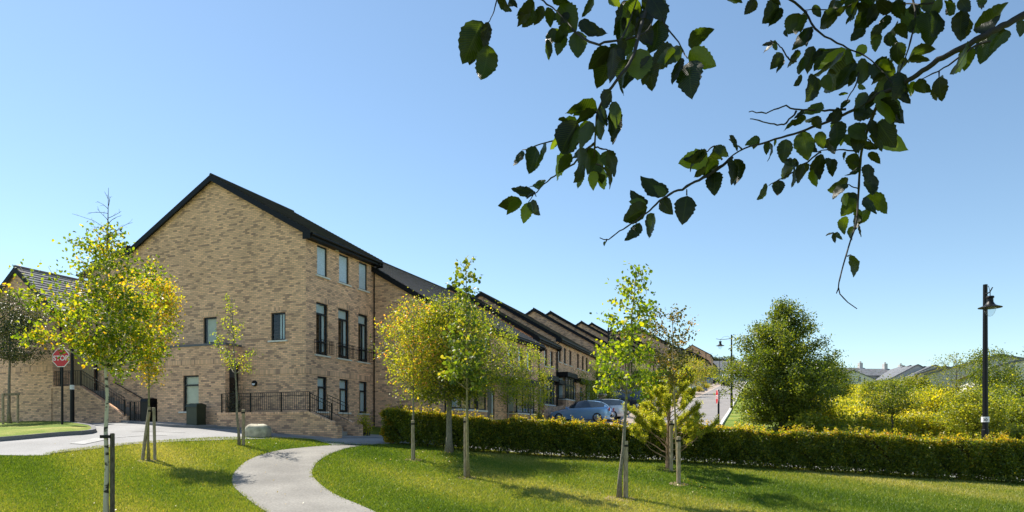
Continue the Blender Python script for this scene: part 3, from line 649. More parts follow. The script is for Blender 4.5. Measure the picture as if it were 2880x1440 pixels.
# ------------------------------------------------------------------ TERRACE
STONE=plain('bay_stone',(.5,.46,.38),.8)
def bay(root,P,D,B,t0,t1,zg,proj=.65,top=2.75,bot=.75):
    w_=MB(); w_.box(P(t0,-proj,zg-1.4),D*(t1-t0),B*(proj-.004),Vector((0,0,bot+1.4-.08))); b=w_.obj('bay_window',BRICKD,root)
    s=MB(); s.box(P(t0-.06,-proj-.06,zg+bot-.08),D*(t1-t0+.12),B*(proj+.05),Vector((0,0,.08))); s.obj('sill',SILL,b)
    c=MB(); c.box(P(t0-.22,-proj-.22,zg+top-.32),D*(t1-t0+.44),B*(proj+.21),Vector((0,0,.34))); c.obj('canopy',DARKBOARD,b)
    f=MB(); z0=zg+bot; z1=zg+top-.32; Z=Vector((0,0,1)); q=.07
    def fbx(a,b_,c_): f.box(a,b_,c_,Z*(z1-z0))
    k=3
    for i in range(k+1):
        t=t0+.02+(t1-t0-.04-q)*i/k; f.box(P(t,-proj+.02,z0),D*q,B*q,Z*(z1-z0))
    for zz_ in (z0,z0+(z1-z0)*.62,z1-q): f.box(P(t0+.025,-proj+.025,zz_),D*(t1-t0-.05),B*(q-.01),Z*q)
    for t in (t0+.02,t1-.02-q):
        f.box(P(t,-.1,z0),D*q,B*.095,Z*(z1-z0))
        for zz_ in (z0,z0+(z1-z0)*.62,z1-q): f.box(P(t+.005,-proj+.03,zz_),D*(q-.01),B*(proj-.1),Z*q)
    f.obj('bay_frame',FRAME,b)
    g=MB(); g.q(P(t0+.05,-proj+.05,z0),P(t1-.05,-proj+.05,z0),P(t1-.05,-proj+.05,z1),P(t0+.05,-proj+.05,z1))
    for t in (t0+.05,t1-.05): g.q(P(t,-proj+.05,z0),P(t,0,z0),P(t,0,z1),P(t,-proj+.05,z1))
    g.obj('pane',GLASS,b)
    bl=MB(); bl.box(P(t0+.12,-proj+.3,z0+.1),D*.02,B*(proj-.32),Z*(z1-z0-.2)); bl.obj('blind',BLIND,b)
def door(root,P,D,B,t,zg):
    c=MB(); c.box(P(t-.2,-.75,zg+2.35),D*1.4,B*.746,Vector((0,0,.3))); dd_=MB(); dd_.box(P(t,.06,zg),D*1.,B*.05,Vector((0,0,2.1))); do=dd_.obj('door',plain('dark_door',(.03,.034,.04),.35),root)
    c.obj('canopy',DARKBOARD,do)
    h=MB(); h.bar(P(t+.85,.03,zg+.95),P(t+.85,.03,zg+1.15),.025); h.obj('handle',plain('steel',(.5,.5,.5),.3,1),do)
    w_=MB(); w_.box(P(t+.7,.045,zg+.3),D*.15,B*.01,Vector((0,0,1.5))); w_.obj('door_light',FROST,do)
def terrace(label,O,D,B,Ln,Wd,zg,ze,wins,bays,doors,group=None,pitch=30.5,wh=1.25,extra=(),ridge_b=None):
    root=thing('terraced_house',label,'house',(O[0],O[1],zg),group)
    P=lambda t,b,z:Vector((O[0]+D.x*t+B.x*b,O[1]+D.y*t+B.y*b,z))
    zs=ze-.55-wh
    ops=[(t,t+.78,zs,zs+wh) for t in wins]+[(t,t+1.0,zg,zg+2.1) for t in doors]
    info=gable_block(root,O,D,B,Ln,Wd,zg-2.2,ze,math.radians(pitch),ops,extra,ncourse=24,ridge_b=ridge_b)
    for t in wins: window(root,P(0,0,0),D,-B,t,t+.78,zs,zs+wh,rec=.07,blind=[(t+.06,t+.72,zs+.06,zs+wh-.06)])
    for t0,t1 in bays: bay(root,P,D,B,t0,t1,zg)
    for t in doors: door(root,P,D,B,t,zg)
    downpipe(root,P,.12,ze,zg-.5); downpipe(root,P,Ln-.15,ze,zg-.5)
    for t in wins[1::2]:
        v=MB(); v.box(P(t+1.05,-.05,ze-.45),D*.15,B*.05,Vector((0,0,.15))); v.obj('vent',plain('cream_plastic',(.62,.58,.45),.5),root)
    return root
# house A (two storey, beside the main house, steps forward)
O_=C0+FD*5.14-GL*3.9; O_=(O_.x-.1,O_.y)
terrace('two storey brick house directly right of the tall end house, brown tiled roof',O_,FD,GL,13.6,11.5,1.95,7.25,(1.0,3.4,4.9,8.2,9.9,11.4),((.6,3.6),(8.0,11)),(5.2,),ridge_b=6.6)
TB=-SU
def blockO(t): p=Vector((1.44,46.7,0))+SD*t; return (p.x,p.y)
GRP='stepped terrace houses along the rising street'
NB=['first','second','third','fourth','fifth','sixth','seventh','eighth','ninth','tenth']
sh=terrace('first narrow brick terrace house up the street, behind the yellow green street trees',blockO(0),SD,TB,5.7,12.2,2.75,8.09,(.6,2.6,4.1),((.4,3.),),(4.1,),GRP)
lg=terrace('first wide brick terrace house with dark glazed bay, behind the parked blue car',blockO(5.75),SD,TB,13.6,12.2,3.35,8.75,(.6,2.1,3.8,6.4,8.1,9.6),((.3,2.9),(9.6,12.2)),(5.0,7.4),GRP)
for k in range(1,10):
    for src,t0,kind in ((sh,0,'narrow'),(lg,5.75,'wide')):
        c=copy_tree(src); t=19.45*k+t0; q=blockO(t); up=.0876*19.45*k
        if k>=9: up=.0876*19.45*9
        if k==4: up+=1.6
        c.location=(q[0],q[1],src.location.z+up)
        c['label']=f'{NB[k]} {kind} brick terrace house up the street, counted from the tall end house'
# tall gable near the top of the street and small row beyond
q=blockO(199); up=.0876*190
terrace('tall three storey brick gable standing near the top of the street',q,SD,TB,12,12.2,3.3+up,11.0+up,(.6,2.6,4.1,7,9),((.4,3.),(6,8.6)),(4.1,),GRP)
for k in range(3):
    q=blockO(212+k*11); terrace(f'{NB[k]} low brick terrace house beyond the tall gable at the top of the street',q,SD,TB,10.8,12.2,4.2+up+k*.5,9.4+up+k*.5,(.6,2.6,4.1,7,9),((.4,3.),),(4.1,),GRP)
# brick plinth walls with railings in front of the first houses
def plinth(label,s0,s1,u,ztop):
    a=su(s0,u);b=su(s1,u); zt0=float(base(*a))+ztop; zt1=float(base(*b))+ztop
    rt=thing('front_wall',label,'wall',(a[0],a[1],zt0)); m=MB(); A_=Vector((a[0],a[1],0)); B_=Vector((b[0],b[1],0)); 
    pr_=lambda p,z:Vector((p.x,p.y,z)); m.prism([pr_(A_,zt0-1.2),pr_(B_,zt1-1.2),pr_(B_,zt1),pr_(A_,zt0)],-SU*.2); m.obj('wall_face',BRICKD,rt)
    railing('railing',rt,[pr_(A_,zt0)-SU*.1,pr_(B_,zt1)-SU*.1],.75,sp=.16)
plinth('low brick front wall with black railings beside the first street trees',36,45,-13.6,.55)
plinth('low brick front wall with black railings behind the pale estate car',47,58.5,-13.6,.6)
plinth('low brick front wall with black railings further up behind the dark people carrier',61,76,-13.6,.6)
# ------------------------------------------------------------------ foliage materials
F_BIRCH=foliage('birch_leaf',[(0,(.045,.085,.01)),(.5,(.12,.17,.013)),(.85,(.29,.28,.02)),(1,(.38,.24,.02))],.55)
F_YEL=foliage('yellow_leaf',[(0,(.11,.15,.015)),(.65,(.25,.27,.028)),(.92,(.40,.33,.05)),(1,(.42,.2,.08))],.5)
F_MAPLE=foliage('maple_leaf',[(0,(.04,.07,.01)),(.5,(.10,.14,.016)),(.85,(.22,.24,.025)),(1,(.36,.30,.04))],.5)
F_SYC=foliage('sycamore_leaf',[(0,(.05,.085,.015)),(.6,(.11,.16,.02)),(1,(.26,.24,.05))],.45)
F_LIME=foliage('lime_leaf',[(0,(.07,.12,.012)),(.5,(.14,.21,.015)),(1,(.30,.30,.02))],.5)
F_DARK=foliage('dark_leaf',[(0,(.02,.035,.012)),(.6,(.045,.07,.018)),(1,(.14,.13,.05))],.25,rough=.35)
F_OAK=foliage('oak_leaf',[(0,(.04,.07,.01)),(.5,(.085,.125,.014)),(1,(.20,.22,.025))],.42)
F_PINE=foliage('pine_needle',[(0,(.14,.19,.03)),(.6,(.32,.35,.05)),(1,(.55,.50,.12))],.5)
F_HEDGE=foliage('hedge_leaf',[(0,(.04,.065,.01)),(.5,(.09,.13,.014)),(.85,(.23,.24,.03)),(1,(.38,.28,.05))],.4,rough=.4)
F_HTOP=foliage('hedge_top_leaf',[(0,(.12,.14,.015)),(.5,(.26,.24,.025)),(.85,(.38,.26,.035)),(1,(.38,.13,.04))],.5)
F_FIELD=foliage('undergrowth_leaf',[(0,(.12,.15,.018)),(.5,(.29,.29,.035)),(.85,(.46,.40,.06)),(1,(.40,.29,.09))],.48)
F_BUSH=foliage('bush_leaf',[(0,(.07,.10,.012)),(.5,(.14,.18,.02)),(1,(.30,.29,.035))],.45)
F_BUSHY=foliage('bright_bush_leaf',[(0,(.12,.15,.014)),(.5,(.26,.27,.022)),(1,(.44,.37,.04))],.5)
B_GREY=bark('grey_bark',(.13,.11,.08),(.27,.24,.18)); B_BIRCH=bark('birch_bark',(.04,.035,.03),(.52,.47,.37),9,.6,.40,.47); B_DARK=bark('dark_bark',(.035,.03,.025),(.10,.085,.06)); B_LICH=bark('lichen_bark',(.16,.13,.06),(.32,.27,.12))
def soft(v,mx=None): return v
class Tree:
    """recursive skeleton; twig tips collect leaf anchor points"""
    def __init__(s,seed): s.r=random.Random(seed); s.mb=MB(); s.tips=[]; s.w=[]
    def limb(s,p,d,ln,r0,r1,seg=5,wob=.18,up=.0,sides=5):
        pts=[Vector(p)]; d=Vector(d).normalized(); rad=[r0]
        for i in range(seg):
            d=(d+Vector((s.r.gauss(0,wob),s.r.gauss(0,wob),s.r.gauss(0,wob)+up))).normalized()
            pts.append(pts[-1]+d*ln/seg); rad.append(r0+(r1-r0)*(i+1)/seg)
        s.mb.tube(pts,rad,sides); return pts,d
def tree(name,label,loc,h,trunk_h,prof,nb,leafmat,barkmat,tr=.05,leaf=.07,per=26,spread=.14,seed=1,lean=(0,0),twigs=5,cat='tree',up=.35,group=None,sub=3,droop=.35,bias=None,base_gap=0.,tintbias=0.,tops=0,trunk=True,flare=1.5,rough=.28,aspect=.65,leader=1.0):
    """prof: list of (height fraction of crown 0..1, radius m)"""
    T=Tree(seed); R=T.r; x,y,z=loc; root=thing(name,label,cat,(x,y,z),group)
    top=Vector((x+lean[0],y+lean[1],z+h))
    nseg=9; tp=[];rad=[]
    for i in range(nseg+1):
        f=i/nseg; p=Vector((x,y,z-.08)).lerp(top,f); k=tr*.25
        if 0<i<nseg: p+=Vector((R.gauss(0,k),R.gauss(0,k),0))
        tp.append(p); rad.append(max(.006,tr*(1-f*.88)*(flare if i==0 else 1)))
    T.mb.tube(tp,rad,8)
    def trunkpt(f):
        f=max(0,min(.999,f))*nseg; i=int(f); return tp[i].lerp(tp[i+1],f-i)
    hs=[a for a,_ in prof]; rs=[b for _,b in prof]; rmax=max(rs)
    for b in range(nb):
        f=(b+.5)/nb; f=f**.9; a=b*2.399+R.uniform(-.5,.5)
        rr=float(np.interp(f,hs,rs))*R.uniform(1-rough,1.12+rough*.15)
        if bias: rr*=1+bias[2]*math.cos(a-bias[0])*bias[1]
        zc=trunk_h+(h-trunk_h)*f
        risef=up*(1.1 if f<.7 else .6)
        z0=max(trunk_h*.96,zc-rr*risef*1.0); st=trunkpt(z0/h)
        tgt=trunkpt(min(zc/h,.999))+Vector((math.cos(a)*rr,math.sin(a)*rr,0)) ; dd=tgt-st; ln=dd.length
        if ln<.05: continue
        pts,d=T.limb(st,dd,ln,max(.005,tr*.42*(1-f*.6)),.004,5,.09,.02,5)
        for k in range(sub):
            i=R.randint(1,5); p=pts[min(i,5)]; 
            d2=(d+Vector((R.gauss(0,.7),R.gauss(0,.7),R.gauss(.05,.45)))).normalized(); l2=ln*R.uniform(.25,.5)+.05
            q,d3=T.limb(p,d2,l2,.006,.003,3,.16,0,4)
            T.tips+=[q[1],q[2],q[3]] if l2>.25 else [q[2],q[3]]
        T.tips.append(pts[-1]); T.tips.append(pts[-2])
        if rr>1.: T.tips+=[pts[-3],pts[3]]
        T.w+=[min(1.25,max(.12,1.3*rr/rmax))]*(len(T.tips)-len(T.w))
    for k in range(tops):
        T.tips.append(trunkpt(1-.02-k*.05*leader))
    T.w+=[.35]*(len(T.tips)-len(T.w))
    T.mb.obj('trunk',barkmat,root,smooth=True)
    nr=np.random.default_rng(seed); tips=np.array([tuple(t) for t in T.tips]); nt_=len(tips)
    w=nr.uniform(.3,1.7,nt_); cnt=np.maximum(1,(per*w*np.array(T.w))).astype(int)
    P=np.repeat(tips,cnt,axis=0)+nr.normal(size=(cnt.sum(),3))*np.array([spread,spread,spread*.75]); 
    ct=np.repeat(nr.normal(0,.2,nt_),cnt); tint=nr.beta(1.6,1.9,len(P))+ct+tintbias
    leafmesh('crown',P,leaf,leafmat,root,tint=tint,up=droop,seed=seed,aspect=aspect)
    return root
def gl(px,py): return G(px,py)
def gxyz(x,y): return (x,y,H(x,y))
def stake(label,px,py,h,r=.045,dx=0,dy=.0,strap=True,lean=0,group='tree stakes on the lawn',square=False,pos=None,mat=None):
    g=pos or G(px,py); b=Vector((g.x+dx,g.y+dy,H(g.x+dx,g.y+dy))); rt=thing('tree_stake',label,'stake',b,group)
    m=MB(); t=b+Vector((lean,0,h)); m.tube([b-Vector((0,0,.1)),b.lerp(t,.5),t-Vector((0,0,.012)),t],[r*1.02,r,r*.97,r*.7],9); m.obj('post',mat or WOOD,rt,smooth=False)
    if strap:
        m=MB(); c=t-Vector((0,0,.12)); m.lathe(c,[(r*1.12,-.025),(r*1.12,.025)],10); m.bar(c,c+Vector((-dx*1.0,-dy,0)) if (dx or dy) else c+Vector((.1,0,0)),.03,.05); m.obj('strap',BLACK,rt)
    return rt
# --- soil patches
def patch(px,py,r=.35):
    g=G(px,py); a=[(g.x+r*math.cos(t)*random.uniform(.75,1.1),g.y+r*math.sin(t)*random.uniform(.7,1.1)) for t in np.linspace(0,2*math.pi,17)]; a[-1]=a[0]
    mb=MB(); 
    for i in range(16):
        p=[(g.x,g.y),a[i],a[i+1]]; mb.q(*[(q[0],q[1],H(*q)+.02) for q in p])
    tag(mb.obj('soil_patch',SOIL),kind='structure')
for q in ((1744,1405),(1317,1347),(1906,1364),(1885,1326),(1263,1277),(415,1298),(1163,1295)): patch(*q,r=.42 if q[0]==1744 else .3)
# foreground birch, lower left
g=G(300,1492,11); tree('birch_tree','slender birch with bare twiggy top and pale trunk, nearest the camera at lower left',(g.x,g.y,g.z),PT(303,640,g.y).z-g.z,PT(300,1010,g.y).z-g.z,[(0,.7),(.12,1.15),(.35,1.1),(.6,.62),(.8,.42),(1,.12)],44,F_BIRCH,B_BIRCH,.052,.066,19,.10,11,up=.8,sub=4,twigs=4,tops=1,tintbias=-.02)
def baretop():
    rt=bpy.data.objects['birch_tree']; T=Tree(5); p=PT(303,660,g.y); t=PT(305,528,g.y)
    T.mb.tube([p-Vector((0,0,.25)),p,t],[.016,.012,.003],5)
    for f,dx,dz,ln in ((.1,-1,.5,.75),(.0,1,.75,.5),(.3,-.7,1,.3),(.35,.9,.7,.28),(.55,-.6,.9,.25),(.6,.6,1,.2),(.75,-.4,1,.15),(.2,.3,1,.3),(.45,-1,.15,.35)):
        q,d=T.limb(p.lerp(t,f),(dx,T.r.uniform(-.3,.3),dz),ln,.006,.003,5,.13,.0,4)
        for k in (2,4): T.limb(q[k],d+Vector((T.r.gauss(0,.6),0,T.r.gauss(.2,.5))),ln*.3,.003,.002,3,.2,0,3)
    T.mb.obj('bare_twigs',B_DARK,rt)
baretop()
b2=G(311,1492,11); stake('dark weathered stake strapped to the slender birch at lower left',311,1492,PT(311,1218,b2.y).z-b2.z,.042,dx=.035,strap=False,mat=bark('dark_stake_timber',(.05,.04,.028),(.12,.10,.075),8,6))
m=MB(); q=PT(305,1228,b2.y); m.box(q-Vector((.13,.06,.03)),(.19,0,0),(0,.12,0),(0,0,.06)); m.obj('strap',BLACK,bpy.data.objects['tree_stake'])
# second yellow birch with two crossed stakes
g=G(418,1296); tree('birch_tree','bright yellow birch with narrow crown between two leaning stakes',(g.x,g.y,g.z),PT(420,775,g.y).z-g.z,PT(425,1075,g.y).z-g.z,[(0,.16),(.15,.28),(.4,.5),(.7,.85),(.9,.65),(1,.2)],40,F_BIRCH,B_LICH,.04,.068,26,.14,12,up=.8,tintbias=.3,tops=3)
stake('thick leaning stake left of the yellow birch trunk',407,1297,1.62,.05,dx=-.08,lean=.23)
stake('straight stake right of the yellow birch trunk',427,1297,1.62,.045,dx=.1,lean=-.04,strap=False)
# small thin tree in front of the gable
g=G(673,1255); tree('young_tree','thin young tree with sparse yellow green tufts in front of the blank brick gable',(g.x,g.y,g.z),PT(652,835,g.y).z-g.z,PT(672,1040,g.y).z-g.z,[(0,.66),(.2,.75),(.5,.5),(.8,.32),(1,.1)],13,F_LIME,B_GREY,.05,.065,11,.1,13,lean=(-.28,0),up=.9,sub=2,tintbias=.25,tops=2)
stake('short thick stake bound to the thin young tree beside the boulder',679,1255,1.28,.055,dx=.07)
# orange yellow tree left of the hedge end
g=G(1163,1293); tree('young_tree','orange tinged yellow tree in front of the hedge, left of the round maple',(g.x,g.y,g.z),PT(1150,838,g.y).z-g.z,PT(1163,1085,g.y).z-g.z,[(0,.45),(.15,.85),(.4,.95),(.7,.72),(.9,.45),(1,.2)],44,F_YEL,B_GREY,.04,.068,13,.14,14,up=.6,tops=3,tintbias=.1)
stake('pale round stake on the thin orange yellow tree',1163,1295,PT(1163,1180,g.y).z-g.z,.055,dx=-.01,dy=-.09)
g=G(1263,1275); tree('maple_tree','dense round field maple with thick trunk rising behind the lawn stakes',(g.x,g.y,g.z),PT(1270,850,g.y).z-g.z,PT(1263,1110,g.y).z-g.z,[(0,.8),(.12,1.35),(.35,1.62),(.6,1.45),(.85,.95),(1,.3)],80,F_MAPLE,B_GREY,.12,.072,22,.2,15,up=.45,sub=5,tops=6,tintbias=.05)
g=G(1317,1346); tree('sycamore_tree','tall sycamore sapling with large leaves and a bare stem to a leafy tip',(g.x,g.y,g.z),PT(1308,728,g.y).z-g.z,PT(1317,1080,g.y).z-g.z,[(0,.42),(.15,.58),(.35,.5),(.5,.3),(.62,.1),(.8,.32),(.9,.3),(1,.08)],22,F_SYC,B_LICH,.045,.115,7,.11,16,lean=(-.07,0),up=.9,sub=3,tops=3,aspect=.9)
stake('dark stake left of the sycamore sapling trunk',1311,1344,PT(1311,1176,g.y).z-g.z,.055,dx=-.02,dy=.02)
# lime and thin dark tree at right
g=G(1750,1404); tree('lime_tree','young lime with heart shaped leaves, tall pointed crown and leaning trunk',(g.x-.08,g.y,g.z),PT(1778,745,g.y).z-g.z,PT(1765,1090,g.y).z-g.z,[(0,.3),(.12,.75),(.3,.78),(.5,.42),(.65,.5),(.82,.38),(1,.05)],26,F_LIME,B_GREY,.055,.095,8,.11,17,lean=(.42,0),up=.8,sub=4,tops=3,aspect=.85,droop=.8)
stake('tall round pale stake on bare soil beside the young lime',1750,1404,PT(1750,1240,g.y).z-g.z,.06,dx=.09)
g=G(1908,1360); tree('young_tree','thin tree with sparse dark bronze crown above a long bare stem',(g.x,g.y,g.z),PT(1890,870,g.y).z-g.z,PT(1908,1075,g.y).z-g.z,[(0,.15),(.2,.45),(.5,.75),(.75,.7),(.9,.5),(1,.3)],18,foliage('bronze_leaf',[(0,(.035,.045,.015)),(.6,(.09,.10,.02)),(1,(.25,.15,.03))],.35),B_LICH,.04,.075,13,.12,18,up=.8,lean=(-.2,0),sub=3,bias=(3.14,1,.5),tops=2,droop=.8)
stake('stake strapped to the long thin stem of the bronze tree',1908,1362,PT(1908,1225,g.y).z-g.z,.058,dx=-.01,dy=-.08)
# island tree
g=G(27,1204); tree('young_tree','dark leaved round tree on the grass island at the left edge',(g.x,g.y,g.z+.15),PT(27,830,g.y).z-g.z,PT(27,1010,g.y).z-g.z,[(0,.9),(.15,1.45),(.4,1.5),(.7,1.05),(1,.25)],46,F_DARK,B_GREY,.075,.075,17,.18,19,up=.45,sub=4,tops=3)
IG='frame stakes of the island tree'
stake('left stake of the timber frame around the island tree',15,1206,1.55,.05,dx=-.1,group=IG,strap=False); stake('right stake of the timber frame around the island tree',44,1203,1.55,.05,dx=.1,group=IG,strap=False)
m=MB(); a=G(15,1206);b=G(44,1203); m.bar(Vector((a.x-.15,a.y,a.z+1.5)),Vector((b.x+.2,b.y,b.z+1.5)),.04,.11); tag(m.obj('cross_rail',WOOD),'timber cross rail nailed between the two stakes of the island tree','rail')
# pine
def pine():
    g=G(1878,1322); T=Tree(31); R=T.r; root=thing('pine_tree','bushy bright green pine with bare lower branches leaning over the hedge','tree',g)
    h=PT(1885,1042,g.y).z-g.z; tips=[]
    T.mb.tube([g-Vector((0,0,.1)),g+Vector((.02,0,h*.35)),g+Vector((.06,0,h*.7)),g+Vector((.1,0,h))],[.085,.06,.035,.012],7)
    for b in range(44):
        f=.1+.88*b/44; a=b*2.4+R.uniform(-.4,.4); ln=(1.45*(1-f)**.6+.25)*R.uniform(.7,1.1)
        p=g+Vector((.1*f,0,h*f*.92)); pts,d=T.limb(p,(math.cos(a),math.sin(a),.42),ln,.02*(1.2-f),.006,6,.1,.06,5)
        for k in range(3,7):
            for j in range(2 if k<5 else 4):
                q,_=T.limb(pts[k],d+Vector((R.gauss(0,.6),R.gauss(0,.6),R.gauss(.4,.4))),R.uniform(.12,.28),.006,.003,2,.1,.1,4)
                if ln<.75 or k>3: tips.append((q[0],q[-1]))
    T.mb.obj('trunk',bark('pine_bark',(.16,.10,.06),(.32,.21,.13)),root)
    r=np.random.default_rng(3); P=[];
    for a_,b_ in tips:
        a_=np.array(a_);b_=np.array(b_); t=r.uniform(.0,1.15,95)[:,None]; P.append(a_+(b_-a_)*t+r.normal(0,.022,(95,3)))
    P=np.concatenate(P); leafmesh('crown',P,.085,F_PINE,root,aspect=.11,up=-.5,seed=3,tint=r.beta(1.5,1.8,len(P)))
pine()
stake('stake in front of the bushy pine trunk',1888,1328,PT(1888,1182,G(1888,1328).y).z-G(1888,1328).z,.055)
# trees behind hedge / along the street
SG='street trees in front of the terrace'
def st(label,px,ptop,s_Y,wd,mat,seed,trunkpx=None,**k):
    x=(px-CX)/F*s_Y; z=H(x,s_Y); top=PT(px,ptop,s_Y).z; h=top-z
    a=dict(tr=.05,leaf=.075,per=16,spread=.17,seed=seed,up=.6,sub=3,tops=3,group=SG); a.update(k)
    th=a.pop('th',.28)
    return tree('street_tree',label,(x,s_Y,z),h,h*th,[(0,wd*.5),(.2,wd*.95),(.45,wd),(.75,wd*.65),(1,wd*.2)],a.pop('nb',34),mat,B_GREY,**a)
st('yellow green street tree behind the hedge just right of the round maple',1429,918,35.7,.85,F_LIME,41,tintbias=.2,per=13)
st('spreading yellow green street tree beside the first glazed bay',1492,975,38,1.1,F_LIME,42,nb=38,tintbias=.2,per=13)
st('small green street tree by the second bay, left of the black lamp post',1672,1015,56,1.35,F_LIME,43,nb=36,th=.12)
st('light green street tree beyond the dark people carrier',1800,1020,78,1.9,F_LIME,44,leaf=.1,spread=.25,th=.12)
st('autumn brown street tree by the white parked car',1945,1006,105,2.6,F_YEL,45,leaf=.12,spread=.35)
st('pale green street tree halfway up the hill',1905,1010,96,2.0,F_BUSH,46,leaf=.11,spread=.3)
st('small tree near the top of the street beside the low row',2000,1030,175,2.6,F_BUSH,47,leaf=.16,spread=.4,nb=24)
# big oak right of the street
g=G(2200,1208,30); tree('oak_tree','big dense dark green tree with pointed top right of the street',(g.x,g.y,g.z),PT(2200,850,g.y).z-g.z,.55,[(0,1.8),(.12,2.55),(.3,2.75),(.45,2.4),(.6,1.85),(.78,1.2),(.9,.7),(1,.2)],120,F_OAK,B_DARK,.16,.115,38,.21,51,up=.5,sub=6,tops=5,tintbias=0,droop=0,rough=.5)
# trees in the field
def ft(label,px,py,ptop,wd,mat,seed,Y=None,th=.35,name='young_tree',**k):
    if Y: x=(px-CX)/F*Y; g=Vector((x,Y,H(x,Y)))
    else: g=G(px,py,30)
    h=PT(px,ptop,g.y).z-g.z; a=dict(tr=.06,leaf=.09,per=16,spread=.2,seed=seed,up=.6,sub=4,tops=3,group='trees and bushes in the wild field'); a.update(k)
    return tree(name,label,tuple(g),h,h*th,[(0,wd*.5),(.2,wd*.9),(.5,wd),(.8,wd*.6),(1,wd*.15)],a.pop('nb',40),mat,B_DARK,**a)
ft('small round topped tree with straight trunk standing alone at the front of the wild field',2510,1222,1075,1.05,F_OAK,61,th=.42,nb=34,tintbias=0,leaf=.075,per=11)
ft('bright leafed young tree immediately left of the tall black lamp post',2737,1230,1100,1.15,F_BUSH,62,Y=31,th=.3,tintbias=.1)
ft('tree with a flat leafy side branch rising behind the tall black lamp post',2768,1200,985,1.5,F_OAK,63,Y=42,th=.45,leaf=.1,spread=.2,nb=22,bias=(0,1,.5))
ft('wispy upright shrubby tree left of the black lamp post, against the big pale gable',2690,1200,992,1.5,F_BUSH,64,Y=48,th=.2,up=1.4,per=7,leaf=.09,nb=30,spread=.15)
ft('dark green tree below the pale gable at the right edge',2840,1200,1040,1.6,F_OAK,65,Y=44,th=.15,leaf=.1,spread=.2,nb=36,per=12)
ft('dense dark bush like tree in front of the row of slate gables',2560,1150,1066,1.6,F_BUSH,66,Y=62,th=.08,leaf=.12,spread=.26,nb=46,per=18)
ft('rounded tree beside the white gable at the left of the far houses',2478,1130,1076,1.5,F_BUSH,67,Y=72,th=.08,leaf=.13,spread=.26,nb=46,per=18,tintbias=-.05)
ft('tree peeping out behind the big oak on its right',2338,1150,1018,1.9,F_OAK,68,Y=66,th=.1,leaf=.13,spread=.32,nb=40,per=20)
BL=['low yellow green bramble bush','rounded green bush','tall loose olive bush','bushy green shrub','spreading bright bush','dark green bush']
PL_=['under the big oak on its left','under the big oak, right side','right of the big oak trunk','below the white far gable','in the middle of the field','left of the lone small tree','right behind the lone small tree','half way between lone tree and lamp post','behind the lamp post base','far right edge of the field','at the right edge beside the dark tree','below the slate gables','in front of the tall wispy tree','between oak and street kerb','at the back of the field by the thin far lamp','on the slope behind the lone tree']
bs=[(2120,33,1.9,.9,F_BUSH),(2270,36,1.7,1.1,F_BUSH),(2325,40,1.8,1.3,F_BUSHY),(2340,46,1.5,1.2,F_BUSHY),(2440,45,1.2,1.3,F_FIELD),(2455,38,.9,1.,F_FIELD),(2570,44,2.4,1.8,F_BUSHY),(2640,40,2.6,1.6,F_BUSHY),(2720,38,2.4,1.5,F_BUSH),(2850,35,2.4,1.5,F_BUSH),(2800,40,2.8,1.8,F_BUSH),(2600,56,3.4,2.4,F_BUSH),(2655,50,3.4,2.0,F_BUSHY),(2092,36.5,1.4,.7,F_BUSHY),(2500,84,3.,2.2,F_BUSH),(2520,52,2.6,2.0,F_BUSHY),(2860,30.5,1.7,1.1,F_BUSH),(2660,34,1.5,1.2,F_BUSHY),(2590,35,1.3,1.1,F_BUSHY)]
PL_+=['low in front of the right edge trees','low beside the grass strip left of the lamp post','low beside the grass strip right of the lone tree']
def bush(label,x,y,h,r,mat,seed,n=2600,leaf=.09,name='bush',group='trees and bushes in the wild field'):
    z=H(x,y); rt=thing(name,label,'bush',(x,y,z),group); R=random.Random(seed); T=Tree(seed); nr=np.random.default_rng(seed); tips=[]
    for k in range(22):
        a=R.uniform(0,6.28); t=R.uniform(.05,.9); d=Vector((math.cos(a)*t*r,math.sin(a)*t*r,h*R.uniform(.55,1.05)*(1-.45*t*t)))
        pts,_=T.limb((x+R.gauss(0,.08),y+R.gauss(0,.08),z-.03),d,d.length,.018,.004,5,.07,0,4); tips+=[(p,.5+.5*i/5) for i,p in enumerate(pts[2:])]
    T.mb.obj('stems',B_DARK,rt)
    c=np.array([tuple(p) for p,_ in tips]); idx=nr.integers(0,len(c),n); P=c[idx]+nr.normal(size=(n,3))*np.array([r*.24,r*.24,h*.13])
    P[:,2]=np.maximum(P[:,2],z+.03); leafmesh('foliage',P,leaf,mat,rt,seed=seed,tint=nr.beta(1.6,1.8,n)+nr.normal(0,.15,len(c))[idx])
    return rt
for i,(px,Y,h_,r_,mt) in enumerate(bs):
    h_*=.42 if Y>40 else .62
    bush(BL[i%6]+' '+PL_[i],(px-CX)/F*Y,Y,h_,r_,mt,100+i,n=int(1500+900*r_),leaf=.08+.0012*Y)
bush('small yellow green shrub beside the entrance steps of the end house',*BP(-2.7,-.35).xy,.95,.32,F_BUSHY,140,900,.06,group='garden shrubs')
bush('dark bushy plant at the foot of the downpipe between the two nearest houses',*BP(-2.2,-4.3).xy,1.2,.8,F_DARK,141,1800,.08,group='garden shrubs')
bush('dark bushy plant standing in the entrance doorway of the end house',*BP(3.0,.85).xy,2.0,.25,F_DARK,142,900,.05,group='garden shrubs')
bpy.data.objects['bush.021'].location.z+=.0
bush('green shrub behind the hedge beside the low railings',*su(41,-12.9),1.1,.7,F_BUSH,143,1300,.08,group='garden shrubs')
bush('bushy planting between parked cars and first bay',*su(47.5,-14.0),1.0,.6,F_BUSH,144,1000,.08,group='garden shrubs')
bush('young yellow conifer like shrub behind the hedge by the pine',*su(55,-8.2),1.5,.7,F_BUSHY,145,1400,.09,group='garden shrubs')
bush('bright shoots rising above the hedge left of the red sign post',*su(30,-4.2),1.75,.65,F_PINE,146,2200,.08,group='garden shrubs')
